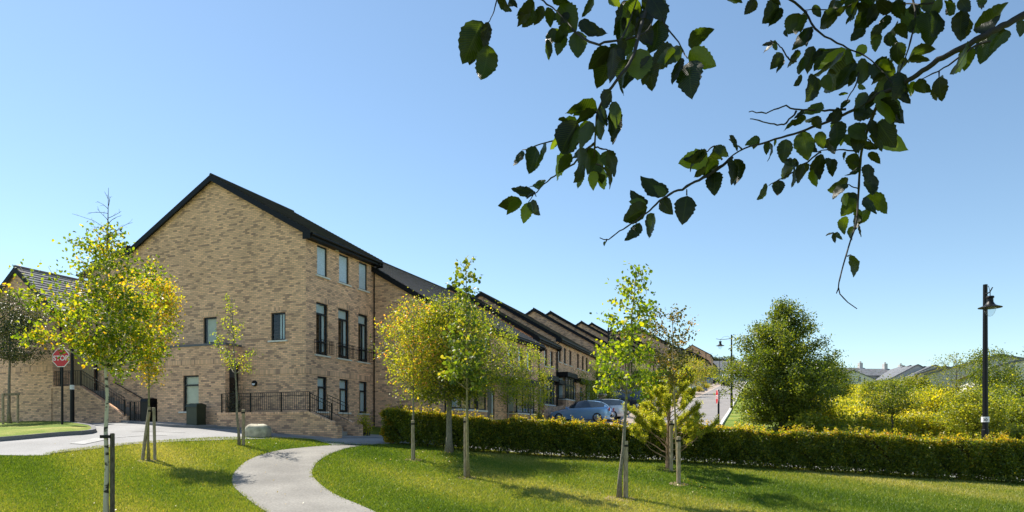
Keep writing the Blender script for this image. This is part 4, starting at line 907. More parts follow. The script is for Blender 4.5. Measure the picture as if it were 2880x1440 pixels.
for i,s_ in enumerate((70,97,118,139)): bush(['first','second','third','fourth'][i]+' low planting bed shrub between parked cars up the street',*su(s_,-8.8),1.0,.9,F_FIELD,147+i,900,.12,group='garden shrubs')
# undergrowth of the field (nobody could count it)
def under():
    r=np.random.default_rng(9); n=190000
    s=32+r.uniform(0,1,n*2)**1.35*85; u=r.uniform(2.,62,n*2); x=SD.x*s+SU.x*u; y=SD.y*s+SU.y*u
    px=CX+F*x/y; k=(px>2040)&(px<2990)&(y>31.5+r.normal(0,.4,n*2)); x=x[k][:n];y=y[k][:n]
    from math import sin
    hh=.45+.5*np.sin(x*.9+1.3*np.sin(y*.35))*np.sin(y*.55+x*.2)+.35*np.sin(x*2.3+y*1.1)
    hh=np.clip(hh,.12,1.3)*sstep(31.5,35,y)*.62+.03; z=Hn(x,y)+r.uniform(0,1,len(x))**.6*hh
    P=np.column_stack([x,y,z]); o=leafmesh('undergrowth',P,.10+.0014*y,F_FIELD,seed=9,up=-.3,tint=r.beta(1.5,1.6,len(x))*.8+.25*np.sin(x*.5+y*.23))
    tag(o,'yellow green bramble and weeds covering the wild field behind the hedge','undergrowth',kind='stuff')
under()
# ------------------------------------------------------------------ hedge
def hedge():
    root=thing('hedge','long clipped beech hedge with golden top running across the back of the lawn','hedge',hedgeL)
    r=np.random.default_rng(21); Ln=hlen+6; thick=1.0
    def top(t): return 1.27+.10*np.clip(t/20,0,1)+.05*np.sin(t*1.3)+.03*np.sin(t*4.1)
    def place(t,dn,z01,lump=True):
        x=hedgeL.x+hd.x*t+hn.x*dn; y=hedgeL.y+hd.y*t+hn.y*dn; zb=Hn(hedgeL.x+hd.x*t+hn.x*.4,hedgeL.y+hd.y*t+hn.y*.4)
        return np.column_stack([x,y,zb-.05-.08*np.clip(t/20,0,1)+z01*(top(t)+.03)])
    def bump(t,z): return .07*np.sin(t*2.7+3*z)+.06*np.sin(t*5.3-4*z+1)+.05*np.sin(t*9.1+7*z)
    n=84000; t=r.uniform(0,Ln,n); z=.1+.9*r.uniform(0,1,n)**.9; low=z<.2; z=np.where(low,z+.03*np.sin(t*7),z)
    dn=np.abs(r.normal(0,.09,n))+bump(t,z); P1=place(t,dn,z)
    gap=(np.sin(t*3.1)+np.sin(t*7.7+z*9)+np.sin(t*13+z*17)>2.15)|((z<.17)&(np.sin(t*8)+np.sin(t*3.3)>.2)); P1=P1[~gap]
    n2=30000; t2=r.uniform(0,Ln,n2); P2=place(t2,r.uniform(0,thick,n2),1-np.abs(r.normal(0,.035,n2))+bump(t2,0)*.3)
    n3=5200; z3=r.uniform(.1,1,n3); P3=place(np.abs(r.normal(0,.07,n3))+bump(z3*3,z3),r.uniform(0,thick,n3),z3)
    n4=16000; t4=r.uniform(0,Ln,n4); z4=r.uniform(.12,1,n4); P4=place(t4,thick-np.abs(r.normal(0,.08,n4)),z4)
    n5=60000; t5=r.uniform(.1,Ln,n5); P5=place(t5,r.uniform(.15,thick-.15,n5),r.uniform(.14,.95,n5))
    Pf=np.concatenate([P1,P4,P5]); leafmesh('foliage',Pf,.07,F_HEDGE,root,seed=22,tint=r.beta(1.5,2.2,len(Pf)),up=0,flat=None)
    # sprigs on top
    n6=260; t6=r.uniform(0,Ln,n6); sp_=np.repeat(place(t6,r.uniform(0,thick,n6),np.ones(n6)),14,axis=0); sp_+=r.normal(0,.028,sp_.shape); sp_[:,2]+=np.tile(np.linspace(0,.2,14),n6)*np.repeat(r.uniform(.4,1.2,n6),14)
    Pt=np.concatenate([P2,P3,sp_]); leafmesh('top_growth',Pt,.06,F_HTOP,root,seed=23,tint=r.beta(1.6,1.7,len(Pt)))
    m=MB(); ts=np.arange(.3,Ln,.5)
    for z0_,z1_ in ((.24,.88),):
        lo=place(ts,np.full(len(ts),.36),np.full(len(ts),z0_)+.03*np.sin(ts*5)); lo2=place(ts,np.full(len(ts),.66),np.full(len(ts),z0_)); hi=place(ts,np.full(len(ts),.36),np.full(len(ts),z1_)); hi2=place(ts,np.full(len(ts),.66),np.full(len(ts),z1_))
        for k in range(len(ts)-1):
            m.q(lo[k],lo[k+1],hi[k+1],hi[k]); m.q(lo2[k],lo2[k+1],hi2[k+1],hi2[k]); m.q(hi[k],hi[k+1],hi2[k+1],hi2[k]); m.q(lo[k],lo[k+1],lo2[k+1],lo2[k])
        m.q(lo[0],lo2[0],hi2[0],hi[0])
    m.obj('shade_core',plain('hedge_interior',(.035,.035,.015),.9,var=.5,scale=9),root)  # solid dark core, stands in for the shade inside the hedge
    m=MB(); R=random.Random(4); t_=.15
    while t_<Ln:
        p=place(np.array([t_]),np.array([R.uniform(.3,.6)]),np.array([0.]))[0]; p=Vector(p)
        for k in range(2):
            e=p+Vector((R.gauss(0,.12),R.gauss(0,.08),R.uniform(.7,1.1))); m.tube([p-Vector((0,0,.05)),p.lerp(e,.4)+Vector((R.gauss(0,.03),0,0)),e],[.022,.016,.006],5)
        t_+=R.uniform(.22,.4)
    m.obj('stems',B_DARK,root)
hedge()
# ------------------------------------------------------------------ grass blades
def inpoly(x,y,poly):
    c=np.zeros(len(x),bool); k=len(poly)
    for i in range(k):
        x1,y1=poly[i];x2,y2=poly[(i+1)%k]
        if y1==y2: continue
        c^=((y1>y)!=(y2>y))&(x<(x2-x1)*(y-y1)/(y2-y1)+x1)
    return c
def grass():
    r=np.random.default_rng(33); n=760000; y=11.5+r.uniform(0,1,n)**1.15*16; x=r.uniform(-.80,.80,n)*y
    a=smoothline(pl,60);b=smoothline(pr,60); poly=list(map(tuple,a))+list(map(tuple,b[::-1]))
    rd=smoothline(near,200); ylim=np.interp(x,rd[:,0],rd[:,1]) 
    k=~inpoly(x+r.normal(0,.05,n),y+r.normal(0,.05,n),poly)&(y<ylim+np.abs(r.normal(0,.03,n))); x=x[k];y=y[k]
    e1=r.normal(0,.03,len(x)); n=len(x)
    dens=np.sin(x*1.1+np.sin(y*.9)*1.4)*np.sin(y*1.3+x*.3); lush=.5+.5*dens
    z=Hn(x,y); h=r.uniform(.02,.045,n)*(1+.55*lush)+.0008*y; wv=r.uniform(.006,.012,n)*(1+y*.02); an=r.uniform(0,6.28,n); l=r.normal(0,.45,(n,2))*h[:,None]
    V=np.empty((n,3,3)); V[:,0]=np.column_stack([x-np.cos(an)*wv,y-np.sin(an)*wv,z-.005]); V[:,1]=np.column_stack([x+np.cos(an)*wv,y+np.sin(an)*wv,z-.005]); V[:,2]=np.column_stack([x+l[:,0],y+l[:,1],z+h])
    me=bpy.data.meshes.new('grass'); me.vertices.add(3*n); me.loops.add(3*n); me.polygons.add(n); me.vertices.foreach_set('co',V.ravel()); me.loops.foreach_set('vertex_index',np.arange(3*n,dtype=np.int32))
    me.polygons.foreach_set('loop_start',np.arange(0,3*n,3,dtype=np.int32)); me.polygons.foreach_set('loop_total',np.full(n,3,dtype=np.int32)); me.update(calc_edges=True)
    big=np.sin(x*.55+1.7*np.sin(y*.31+1))+np.sin(y*.8+x*.33)+.6*np.sin(x*2.1+y*1.7)
    at=me.attributes.new('tint','FLOAT','FACE'); at.data.foreach_set('value',np.clip(.45+.16*big+r.normal(0,.15,n),0,1).astype(np.float32))
    me.materials.append(foliage('grass_blade',[(0,(.06,.12,.014)),(.35,(.13,.205,.03)),(.65,(.25,.28,.06)),(1,(.46,.42,.20))],.35,rough=.5,gloss=.3,gain=1.3))
    o=bpy.data.objects.new('grass',me); COL.objects.link(o); tag(o,'short mown lawn grass in the foreground','grass',kind='stuff')
grass()

def litter():
    r=np.random.default_rng(55); c=[G(*q) for q in ((415,1298),(1163,1295),(1317,1347),(1744,1405),(1906,1364),(300,1430),(1263,1277),(674,1256))]
    P=[]
    for g in c:
        k=70; x=g.x+r.normal(.5,.9,k); y=g.y+r.normal(-.3,.8,k); P.append(np.column_stack([x,y,Hn(x,y)+.045]))
    k=160; y=r.uniform(14,25,k); x=r.uniform(-.7,.7,k)*y; P.append(np.column_stack([x,y,Hn(x,y)+.045]))
    P=np.concatenate(P); o=leafmesh('fallen_leaves',P,.05,foliage('fallen_leaf',[(0,(.30,.20,.05)),(1,(.42,.33,.10))],.2),seed=56,flat=(0,0,6)); tag(o,'scattered dry yellow leaves fallen on the lawn','leaves',kind='stuff')
litter()
# ------------------------------------------------------------------ boulder
def boulder():
    g=G(716,1233); bpy_=MB(); n=20; mrow=12; rr=np.random.default_rng(2); V=[]
    for i in range(mrow+1):
        ph=math.pi*i/mrow-math.pi/2
        for j in range(n):
            th=2*math.pi*j/n; cx=math.cos(ph)*math.cos(th);cy=math.cos(ph)*math.sin(th);cz=math.sin(ph)
            f=lambda v:math.copysign(abs(v)**.6,v)
            k=1+.05*math.sin(3*th+2*ph)+.035*math.sin(7*th-3*ph)+rr.normal(0,.01)
            V.append((g.x+f(cx)*.47*k,g.y+.3+f(cy)*.32*k,g.z+.22+f(cz)*.31*k))
    bpy_.v=V
    for i in range(mrow):
        for j in range(n): bpy_.f.append((i*n+j,i*n+(j+1)%n,(i+1)*n+(j+1)%n,(i+1)*n+j)); bpy_.mi.append(0)
    m=plain('weathered_stone',(.46,.42,.32),.9,var=.4,scale=5,bump=.8); o=bpy_.obj('boulder',m,smooth=True)
    tag(o,'rounded pale stone boulder on the lawn edge in front of the entrance ramp','boulder')
boulder()
# ------------------------------------------------------------------ street lamps
LG='black street lamps'
def lamp(label,x,y,h=7.,ang=0.,arm=1.1,num=None,top=True,r=.085,base_off=0.):
    z=H(x,y)+base_off; rt=thing('street_lamp',label,'street lamp',(x,y,z),LG); B_=Vector((x,y,z)); Z=Vector((0,0,1))
    m=MB(); m.tube([B_-Z*.1,B_+Z*1.6,B_+Z*1.62,B_+Z*h],[r*1.25,r*1.2,r*.95,r*.72],12); m.obj('pole',BLACK,rt,smooth=False)
    a=Vector((math.cos(ang),math.sin(ang),0)); t=B_+Z*(h-.35)
    m=MB(); m.tube([t-a*.18+Z*.16,t,t+a*arm*.5-Z*.05,t+a*arm*.85-Z*.06,t+a*(arm+.25)+Z*.03],[.02,.026,.024,.022,.018],6)
    m.tube([t+a*.05+Z*.02,t+a*arm*.3+Z*.22,t+a*arm*.6+Z*.2,t+a*arm*.85-Z*.04],.01,5); m.obj('arm',BLACK,rt)
    c=t+a*arm*.88-Z*.07; m=MB()
    m.lathe(c,[(.015,0),(.015,-.14),(.12,-.15),(.135,-.2),(.1,-.24),(.105,-.36),(.16,-.46),(.22,-.5),(.38,-.56),(.385,-.575),(.2,-.565),(0,-.56)],20); hd_=m.obj('lantern',BLACK,rt,smooth=False)
    m=MB(); m.lathe(c,[(.19,-.57),(.185,-.66),(.14,-.78),(.07,-.87),(0,-.9)],16); m.obj('glass_bowl',glass('lamp_glass',(.9,.93,.93),1.45),hd_,smooth=True)
    if num is not None:
        m=MB(); zc=1.97-z if num else 1.5; m.lathe(B_+Z*zc,[(r*1.26,0),(r*1.26,.2)],14); bd=m.obj('number_band',plain('white_label',(.75,.75,.73),.6),rt)
        if num: text(num,B_+Z*(zc+.035)+Vector((-.56,-.83,0))*r*1.32,.15,plain('black_ink',(.02,.02,.02),.6),bd,'number',rotz=math.radians(-34),center=True)
    return rt
def text(s,pos,size,mat,parent,name,rotz=0,ex=.002,center=True,extr=None):
    cu=bpy.data.curves.new(name,'FONT'); cu.body=s; cu.size=size; cu.extrude=ex; cu.align_x='CENTER' if center else 'LEFT'; cu.offset=size*.012
    ob=bpy.data.objects.new(name,cu); COL.objects.link(ob); dg=bpy.context.evaluated_depsgraph_get(); dg.update()
    me=bpy.data.meshes.new_from_object(ob.evaluated_get(dg)); bpy.data.objects.remove(ob)
    M=Matrix.Rotation(rotz,4,'Z')@Matrix.Rotation(math.pi/2,4,'X'); me.transform(Matrix.Translation(Vector(pos)-ORG.get(parent.name,Vector((0,0,0))))@M)
    me.materials.clear(); me.materials.append(mat); o=bpy.data.objects.new(name,me); COL.objects.link(o); o.parent=parent; ORG[o.name]=ORG.get(parent.name,Vector((0,0,0))); return o
angL=math.atan2(-SU.y,-SU.x)
lamp('tall black street lamp marked 30 at the right, behind the hedge end',PT(2771,1215,26).x,26,7.05,math.radians(-113),.85,'30',r=.105)
for px,Y,l in ((1711,55.7,'first'),(1885,80.6,'second'),(1948.5,109,'third'),(1985.5,137,'fourth'),(2024,192,'fifth')):
    lamp(f'{l} black street lamp along the parked cars, counted up the street from the hedge',(px-CX)/F*Y,Y,7.0,math.atan2(SU.y,SU.x)+math.radians(0 if l!='first' else 75),1.1)
lamp('black street lamp with its arm over the road, half hidden by the big oak',PT(2057.6,1215,64.6).x,64.6,7.0,angL,1.15,r=.09)
g=BP(12.4,2.1); lamp('black street lamp beside the left stop sign, its top lost in birch leaves',PT(203,1215,31).x,31,4.85,math.radians(100),.8,'',r=.075,base_off=.1)
for px,Y,h_ in ((2432,120,7.),(2404,165,7.)):
    lamp('thin distant lamp post behind the wild field'+(' right of the white gable' if Y<150 else ' in front of the white gable'),(px-CX)/F*Y,Y,PT(px,1062 if Y<150 else 1073,Y).z-H((px-CX)/F*Y,Y),.3,.8)
# ------------------------------------------------------------------ stop signs
RED=plain('red_sign_paint',(.55,.012,.02),.4,var=.05); WHT=plain('white_sign_paint',(.8,.8,.8),.5,var=.03)
def stop(label,loc,h,rad,rot,sgn):
    """rot: direction the face looks at"""
    rt=thing('stop_sign',label,'road sign',loc); L0=Vector(loc); Z=Vector((0,0,1)); n_=Vector((math.cos(rot),math.sin(rot),0)); t_=Vector((-n_.y,n_.x,0))
    m=MB(); m.tube([L0-Z*.1,L0+Z*(h-.0)],.045,10); m.obj('post',BLACK,rt)
    c=L0+Z*(h-rad*.9)+n_*.06
    oc=lambda r_,o:[c+n_*o+t_*(r_*math.cos(a))+Z*(r_*math.sin(a)) for a in [math.pi/8+k*math.pi/4 for k in range(8)]]
    m=MB(); m.prism(oc(rad,0),n_*.012); pl_=m.obj('sign_plate',WHT,rt)
    m=MB(); m.prism(oc(rad*.93,.0125),n_*.004); m.prism(oc(rad*.98,-.004),n_*.003); m.obj('red_face',RED,pl_)
    text('STOP',c+n_*.0185-Z*rad*.27,rad*.70,WHT,pl_,'lettering',rotz=rot+math.pi/2,ex=.001)
g=G(175,1207); Y0=g.y; zt_=PT(175,983,Y0).z; stop('red octagonal stop sign on the grass island at the left, partly behind birch leaves',(g.x,g.y,g.z+.15),zt_-g.z-.13,.40,math.radians(-98),1)
p=PT(2021,1215,32.5); zb_=H(p.x,32.5); stop('red stop sign seen almost edge on beside the street mouth',(p.x,32.5,zb_),PT(2020,1096,32.5).z-zb_,.37,math.atan2(-p.y,-p.x)-math.radians(81),1)
# small bin on island
g=G(36,1192); rt=thing('service_pillar','small grey green service pillar behind the island tree','pillar',(g.x,g.y,g.z)); m=MB(); m.box(g+Vector((-.13,0,0)),(.26,0,0),(0,.2,0),(0,0,.72)); m.obj('body',plain('grey_green_plastic',(.16,.18,.15),.6),rt); m=MB(); m.prism([g+Vector((-.15,-.02,.72)),g+Vector((.15,-.02,.72)),g+Vector((.12,-.02,.86)),g+Vector((-.12,-.02,.82))],(0,.24,0)); m.obj('cap',plain('pale_cap',(.5,.5,.45),.6),rt)
# ------------------------------------------------------------------ cars
def paint(name,c,met=.4): return plain(name,c,.28,met,.5,var=.03,coat=1.)
TYRE=plain('tyre_rubber',(.02,.02,.02),.8); RIM=plain('alloy_rim',(.45,.45,.47),.3,.9); CGL=plain('car_glass',(.03,.045,.06),.04,spec=1.); REDL=plain('tail_lamp_red',(.35,.01,.01),.2); HEADL=plain('head_lamp',(.7,.72,.75),.1); TRIM=plain('black_trim',(.015,.015,.015),.6)
PROF={ # x from nose(0) to tail(1): (x, belt z, top z, half width top)
'hatch':dict(L=4.2,W=1.78,st=[(0,.42,.52,.55),(.03,.6,.68,.66),(.1,.74,.80,.72),(.2,.84,.90,.74),(.27,.90,.97,.74),(.34,.93,1.16,.66),(.43,.94,1.38,.60),(.52,.95,1.47,.585),(.62,.96,1.49,.58),(.74,.97,1.46,.575),(.84,.99,1.38,.565),(.91,1.0,1.22,.60),(.965,.98,1.02,.66),(.99,.8,.84,.68),(1,.5,.55,.6)],gl=(5,11),ws=(4,7),rw=(10,12)),
'estate':dict(L=4.6,W=1.8,st=[(0,.42,.52,.55),(.03,.6,.68,.66),(.1,.74,.80,.72),(.2,.84,.90,.74),(.27,.90,.97,.74),(.34,.93,1.16,.66),(.42,.94,1.38,.60),(.5,.95,1.46,.585),(.62,.96,1.48,.58),(.76,.97,1.47,.575),(.88,.99,1.42,.565),(.94,1.0,1.3,.58),(.975,.98,1.04,.66),(.99,.8,.86,.68),(1,.5,.55,.6)],gl=(5,11),ws=(4,7),rw=(10,12)),
'mpv':dict(L=4.7,W=1.85,st=[(0,.5,.6,.6),(.02,.7,.8,.7),(.08,.88,.95,.75),(.15,.96,1.04,.76),(.21,1.0,1.12,.74),(.28,1.02,1.36,.68),(.36,1.03,1.6,.64),(.46,1.04,1.69,.62),(.6,1.04,1.72,.62),(.75,1.05,1.72,.61),(.88,1.05,1.68,.60),(.95,1.05,1.5,.61),(.985,1.0,1.1,.68),(.995,.8,.9,.7),(1,.5,.55,.62)],gl=(5,11),ws=(4,7),rw=(10,12)),
'saloon':dict(L=4.6,W=1.8,st=[(0,.42,.5,.55),(.03,.58,.65,.66),(.1,.7,.76,.72),(.2,.8,.86,.74),(.28,.86,.93,.74),(.35,.9,1.1,.66),(.43,.91,1.32,.60),(.5,.92,1.4,.58),(.6,.93,1.42,.575),(.7,.94,1.38,.57),(.78,.95,1.24,.58),(.85,.96,1.04,.62),(.93,.94,.99,.68),(.985,.85,.9,.68),(1,.5,.55,.6)],gl=(5,10),ws=(4,7),rw=(9,11)),
'van':dict(L=5.2,W=1.95,st=[(0,.5,.7,.7),(.02,.8,.95,.8),(.07,1.0,1.15,.82),(.13,1.1,1.3,.8),(.19,1.15,1.7,.76),(.25,1.15,2.05,.74),(.32,1.15,2.2,.74),(.5,1.15,2.25,.74),(.65,1.15,2.25,.74),(.8,1.15,2.25,.74),(.93,1.15,2.22,.74),(.98,1.15,2.15,.74),(.99,1.1,2.1,.75),(.995,.8,1.9,.76),(1,.5,.6,.7)],gl=(4,6),ws=(3,5),rw=(12,13))}
def car(label,kind,mat,x,y,z,heading,group='cars parked in the street bays'):
    pr_=PROF[kind]; Ln=pr_['L'];Wd=pr_['W']; rt=thing('parked_car',label,'van' if kind=='van' else 'car',(x,y,z),group)
    f=Vector((math.cos(heading),math.sin(heading),0)); s=Vector((-f.y,f.x,0)); O=Vector((x,y,z))
    def pt(a,b,c): return O+f*(Ln/2-a*Ln)+s*b+Vector((0,0,c))
    hw=Wd/2; body=MB(); gl_=MB(); rings=[]
    for i,(a,bz,tz,tw) in enumerate(pr_['st']):
        e=min(1,.72+a*6,.74+(1-a)*6) 
        side=[(tw*.0,tz),(tw*.7,tz-.012),(tw,tz-.05),(hw*e*.965,bz),(hw*e,bz-.12),(hw*e,.5 if bz>.6 else bz-.1),(hw*e*.97,.3),(hw*e*.9,.2)]
        full=[(-b,c) for b,c in side[::-1]]+side[1:]; rings.append([pt(a,b,c) for b,c in full])
    K=len(rings[0])
    for i in range(len(rings)-1):
        for j in range(K-1):
            q=[rings[i][j],rings[i+1][j],rings[i+1][j+1],rings[i][j+1]]
            jj=min(j,K-2-j)  # 0 sill..,4 = greenhouse side, 5,6 top
            g0,g1=pr_['gl']; w0,w1=pr_['ws']; r0,r1=pr_['rw']
            isg=(jj==4 and g0<=i<g1) or (jj>=5 and (w0<=i<w1 or r0<=i<r1))
            if isg and kind=='van' and jj==4 and i>5: isg=False
            (gl_ if isg else body).q(*q[::-1])
    body.q(*rings[0]); body.q(*rings[-1][::-1])
    # underside
    body.q(pt(.02,-hw*.85,.2),pt(.98,-hw*.85,.2),pt(.98,hw*.85,.2),pt(.02,hw*.85,.2))
    b=body.obj('body',mat,rt,smooth=True,weld=True); gl_.obj('windows',CGL,rt,smooth=True,weld=True)
    me=b.data
    for a in (.17,.80):
        for sd in (-1,1):
            c=pt(a,sd*(hw-.12),.32); w_=MB(); w_.lathe(c-s*sd*.1,[(.0,0),(.30,0),(.325,.03),(.325,.19),(.3,.225),(.21,.23)],20,axis=s*sd); wh=w_.obj('wheel',TYRE,rt)
            w_=MB(); w_.lathe(c-s*sd*.1,[(.215,.225),(.2,.2),(.06,.215),(0,.22)],10,axis=s*sd); w_.obj('rim',RIM,wh)
    for sd in (-1,1):
        w_=MB(); w_.box(pt(.035,sd*hw*.62-.13,.60),f*.05,s*.26,Vector((0,0,.1))); w_.obj('headlight',HEADL,rt)
        w_=MB(); w_.box(pt(.985,sd*hw*.78-.1,.74),-f*.06,s*.2,Vector((0,0,.24))); w_.obj('tail_light',REDL,rt)
        w_=MB(); w_.box(pt(.31,sd*(hw+.03)-.06,.93),f*.1,s*.14,Vector((0,0,.12))); w_.obj('mirror',mat,rt)
    w_=MB(); w_.box(pt(1.0,-.26,.55),-f*.012,s*.52,Vector((0,0,.11))); w_.obj('number_plate',WHT,rt)
    return rt
BLUE=paint('pale_blue_paint',(.22,.42,.70)); SILV=paint('silver_paint',(.62,.64,.68)); NAVY=paint('navy_paint',(.02,.03,.055)); WHP=paint('white_car_paint',(.72,.73,.75),0); BLK=paint('black_car_paint',(.012,.012,.015)); DBL=paint('mid_blue_paint',(.07,.14,.30)); GRY=paint('grey_paint',(.15,.16,.17))
hL=math.atan2(-SU.y,-SU.x)
def bayc(label,kind,mat,s,u=-11.1,flip=False):
    x,y=su(s,u); car(label,kind,mat,x,y,H(x,y)+.06,hL+(math.pi if flip else 0)+random.uniform(-.02,.02))
bayc('pale blue hatchback nearest the hedge, nose towards the houses','hatch',BLUE,46.4,-11.2)
bayc('silver estate car parked just behind the pale blue hatchback','estate',SILV,49.6,-10.9)
bayc('navy people carrier parked left of the street','mpv',NAVY,61.3,-11.1)
bayc('silver saloon beyond the navy people carrier','saloon',SILV,67.8,-11.)
bayc('pale silver hatchback at the third street lamp','hatch',WHP,112,-10.8)
bayc('white saloon showing its front wheel beside the third street lamp','saloon',WHP,106.5,-10.6,True)
bayc('mid blue hatchback further up between the third and fourth lamps','hatch',DBL,121,-11)
bayc('pale silver hatchback behind the mid blue one','hatch',SILV,127)
bayc('navy hatchback by the fourth street lamp','hatch',NAVY,133)
bayc('mid blue saloon beyond the fourth street lamp','saloon',DBL,150)
bayc('dark grey hatchback near the top of the bays','hatch',GRY,163)
x,y=su(157,-6.0); car('black hatchback driving away up the street','hatch',BLK,x,y,H(x,y)+.06,math.atan2(SD.y,SD.x),None)
x,y=su(186,-7.2); car('white van parked across the top of the street','van',WHP,x,y,H(x,y)+.05,hL+.2,None)
x,y=su(174,-9.4); car('black saloon at the top of the street beside the white van','saloon',BLK,x,y,H(x,y)+.05,math.atan2(SD.y,SD.x)+.4,None)
# ------------------------------------------------------------------ far houses
REND=plain('pale_render',(.72,.69,.64),.9,var=.08,scale=.8); RENDG=plain('grey_render',(.50,.49,.48),.9,var=.1,scale=.8); REND_Y=plain('cream_render',(.6,.52,.36),.9)
RENDW=plain('white_render',(.7,.68,.63),.9,var=.06)
def fhouse(label,px,Y,base_py,eave_py,apex_py,wd,ln,rot,mat,chim=False,wins=0,front=False):
    """rot: ridge direction angle in degrees. px = centre of the near gable (or front when front=True)"""
    x=(px-CX)/F*Y; zb=PT(px,base_py,Y).z; ze=PT(px,eave_py,Y).z; zt=PT(px,apex_py,Y).z; a=math.radians(rot); D=Vector((math.cos(a),math.sin(a),0)); B=Vector((-D.y,D.x,0))
    c=Vector((x,Y,0)); O=c-B*wd/2; rt=thing('far_house',label,'house',(x,Y,zb),'houses beyond the wild field')
    P=lambda t,b,z:Vector((O.x+D.x*t+B.x*b,O.y+D.y*t+B.y*b,z))
    # window openings are boxes set proud
    m=MB(); zz=zb-6
    for (p,q) in ((P(0,0,0),P(ln,0,0)),(P(ln,wd,0),P(0,wd,0))): m.q(Vector((p.x,p.y,zz)),Vector((q.x,q.y,zz)),Vector((q.x,q.y,ze)),Vector((p.x,p.y,ze)))
    for t in (0,ln): m.q(P(t,0,zz),P(t,wd,zz),P(t,wd,ze),P(t,wd/2,zt),P(t,0,ze))
    w_=m.obj('wall',mat,rt)
    r=MB(); tz=(zt-ze)/(wd/2); ov=.4
    for s_ in (0,1):
        e0=P(-.25,-ov if s_==0 else wd+ov,ze-ov*tz+.12); e1=P(ln+.25,-ov if s_==0 else wd+ov,ze-ov*tz+.12); roofslab(r,P(-.25,wd/2,zt+.12),P(ln+.25,wd/2,zt+.12),e0,e1,10,.15,.02)
    ro=r.obj('roof',SLATE,rt)
    if chim:
        for t in ([.4,ln-1.2] if chim==2 else [ln-1.2]):
            q=MB(); q.box(P(t,wd/2-.5,zt-.6),D*.8,B*1.0,Vector((0,0,1.9))); 
            for k in (.2,.6): q.lathe(P(t+.4,wd/2-.5+k,zt+1.3),[(.12,0),(.1,.4),(0,.4)],8)
            q.obj('chimney',RENDG,ro)
    for k in range(wins):
        for zr__ in ((ze+zb)/2+.9,) if not front else ((ze-1.6),):
            t=wd*(k+1)/(wins+1)
            if front: 
                t=ln*(k+.5)/wins; f=MB(); f.box(P(t-.45,wd+.0,zr__),D*.9,B*.03,Vector((0,0,1.2)))
            else: f=MB(); f.box(P(-.03,t-.4,zr__),D*.03,B*.8,Vector((0,0,1.2)))
            fo_=f.obj('window',WHT,rt); f=MB()
            if front: f.box(P(t-.38,wd+.031,zr__+.07),D*.76,B*.01,Vector((0,0,1.06)))
            else: f.box(P(-.042,t-.33,zr__+.07),D*.01,B*.66,Vector((0,0,1.06)))
            f.obj('pane',CGL,fo_)
    return rt
fhouse('white gable end with two small windows at the left of the far houses',2398,150,1108,1066,1042,8,9,66,RENDW,wins=2)
fhouse('long slate roof with end chimney, leftmost of the far houses',2322,168,1090,1062,1035,9,9.5,4,RENDG,chim=1)
fhouse('second long slate roof with chimney behind the white gable',2406,165,1090,1060,1038,9,8,3,RENDG,chim=1)
fhouse('third slate roof with a squat double chimney before the row of gables',2485,168,1090,1066,1041,9,5,3,RENDG,chim=1)
for k,(px,Y,e,a_,wd,l) in enumerate([(2542,150,1068,1029,8.5,'first'),(2560,138,1068,1028,8.5,'second'),(2581,122,1068,1026,9.5,'third'),(2600,132,1060,1031,8,'fourth'),(2630,118,1062,1027,9,'fifth'),(2642,108,1066,1035,8,'sixth')]):
    fhouse(f'{l} slate roofed gable from the left in the far stepped row',px,Y,1100,e,a_,wd,10,76,RENDG if k<5 else REND)
fhouse('cream fronted house with low slate roof right of the far gables',2655,92,1120,1050,1031,6,7,62,REND_Y,wins=0)
fhouse('big pale rendered gable behind the trees at the right',2812,70,1150,1046,998,12.5,12,62,RENDG)
fhouse('white house corner with windows at the right edge',2930,52,1160,1040,1000,8,9,66,RENDW,wins=3)
# grey block closing the street, with far pines
fhouse('grey slate roofed block closing the top of the street',2000,268,1075,1048,1016,14,26,2,RENDG,wins=6,front=False)
for i,(px,hh) in enumerate(((1995,1012),(2010,1004),(2026,1008),(2040,1006),(2056,1002),(1975,1014))):
    Y=300; x=(px-CX)/F*Y; z=H(x,Y); tree('pine_tree',['leftmost but one','tall','middle','second tall','rightmost','leftmost'][i]+' far pine on the skyline above the grey block',(x,Y,z),PT(px,hh,Y).z-z,6,[(0,1.2),(.4,1.9),(.8,1.4),(1,.4)],14,F_DARK,B_DARK,.2,.5,16,.6,200+i,group='pines on the skyline')
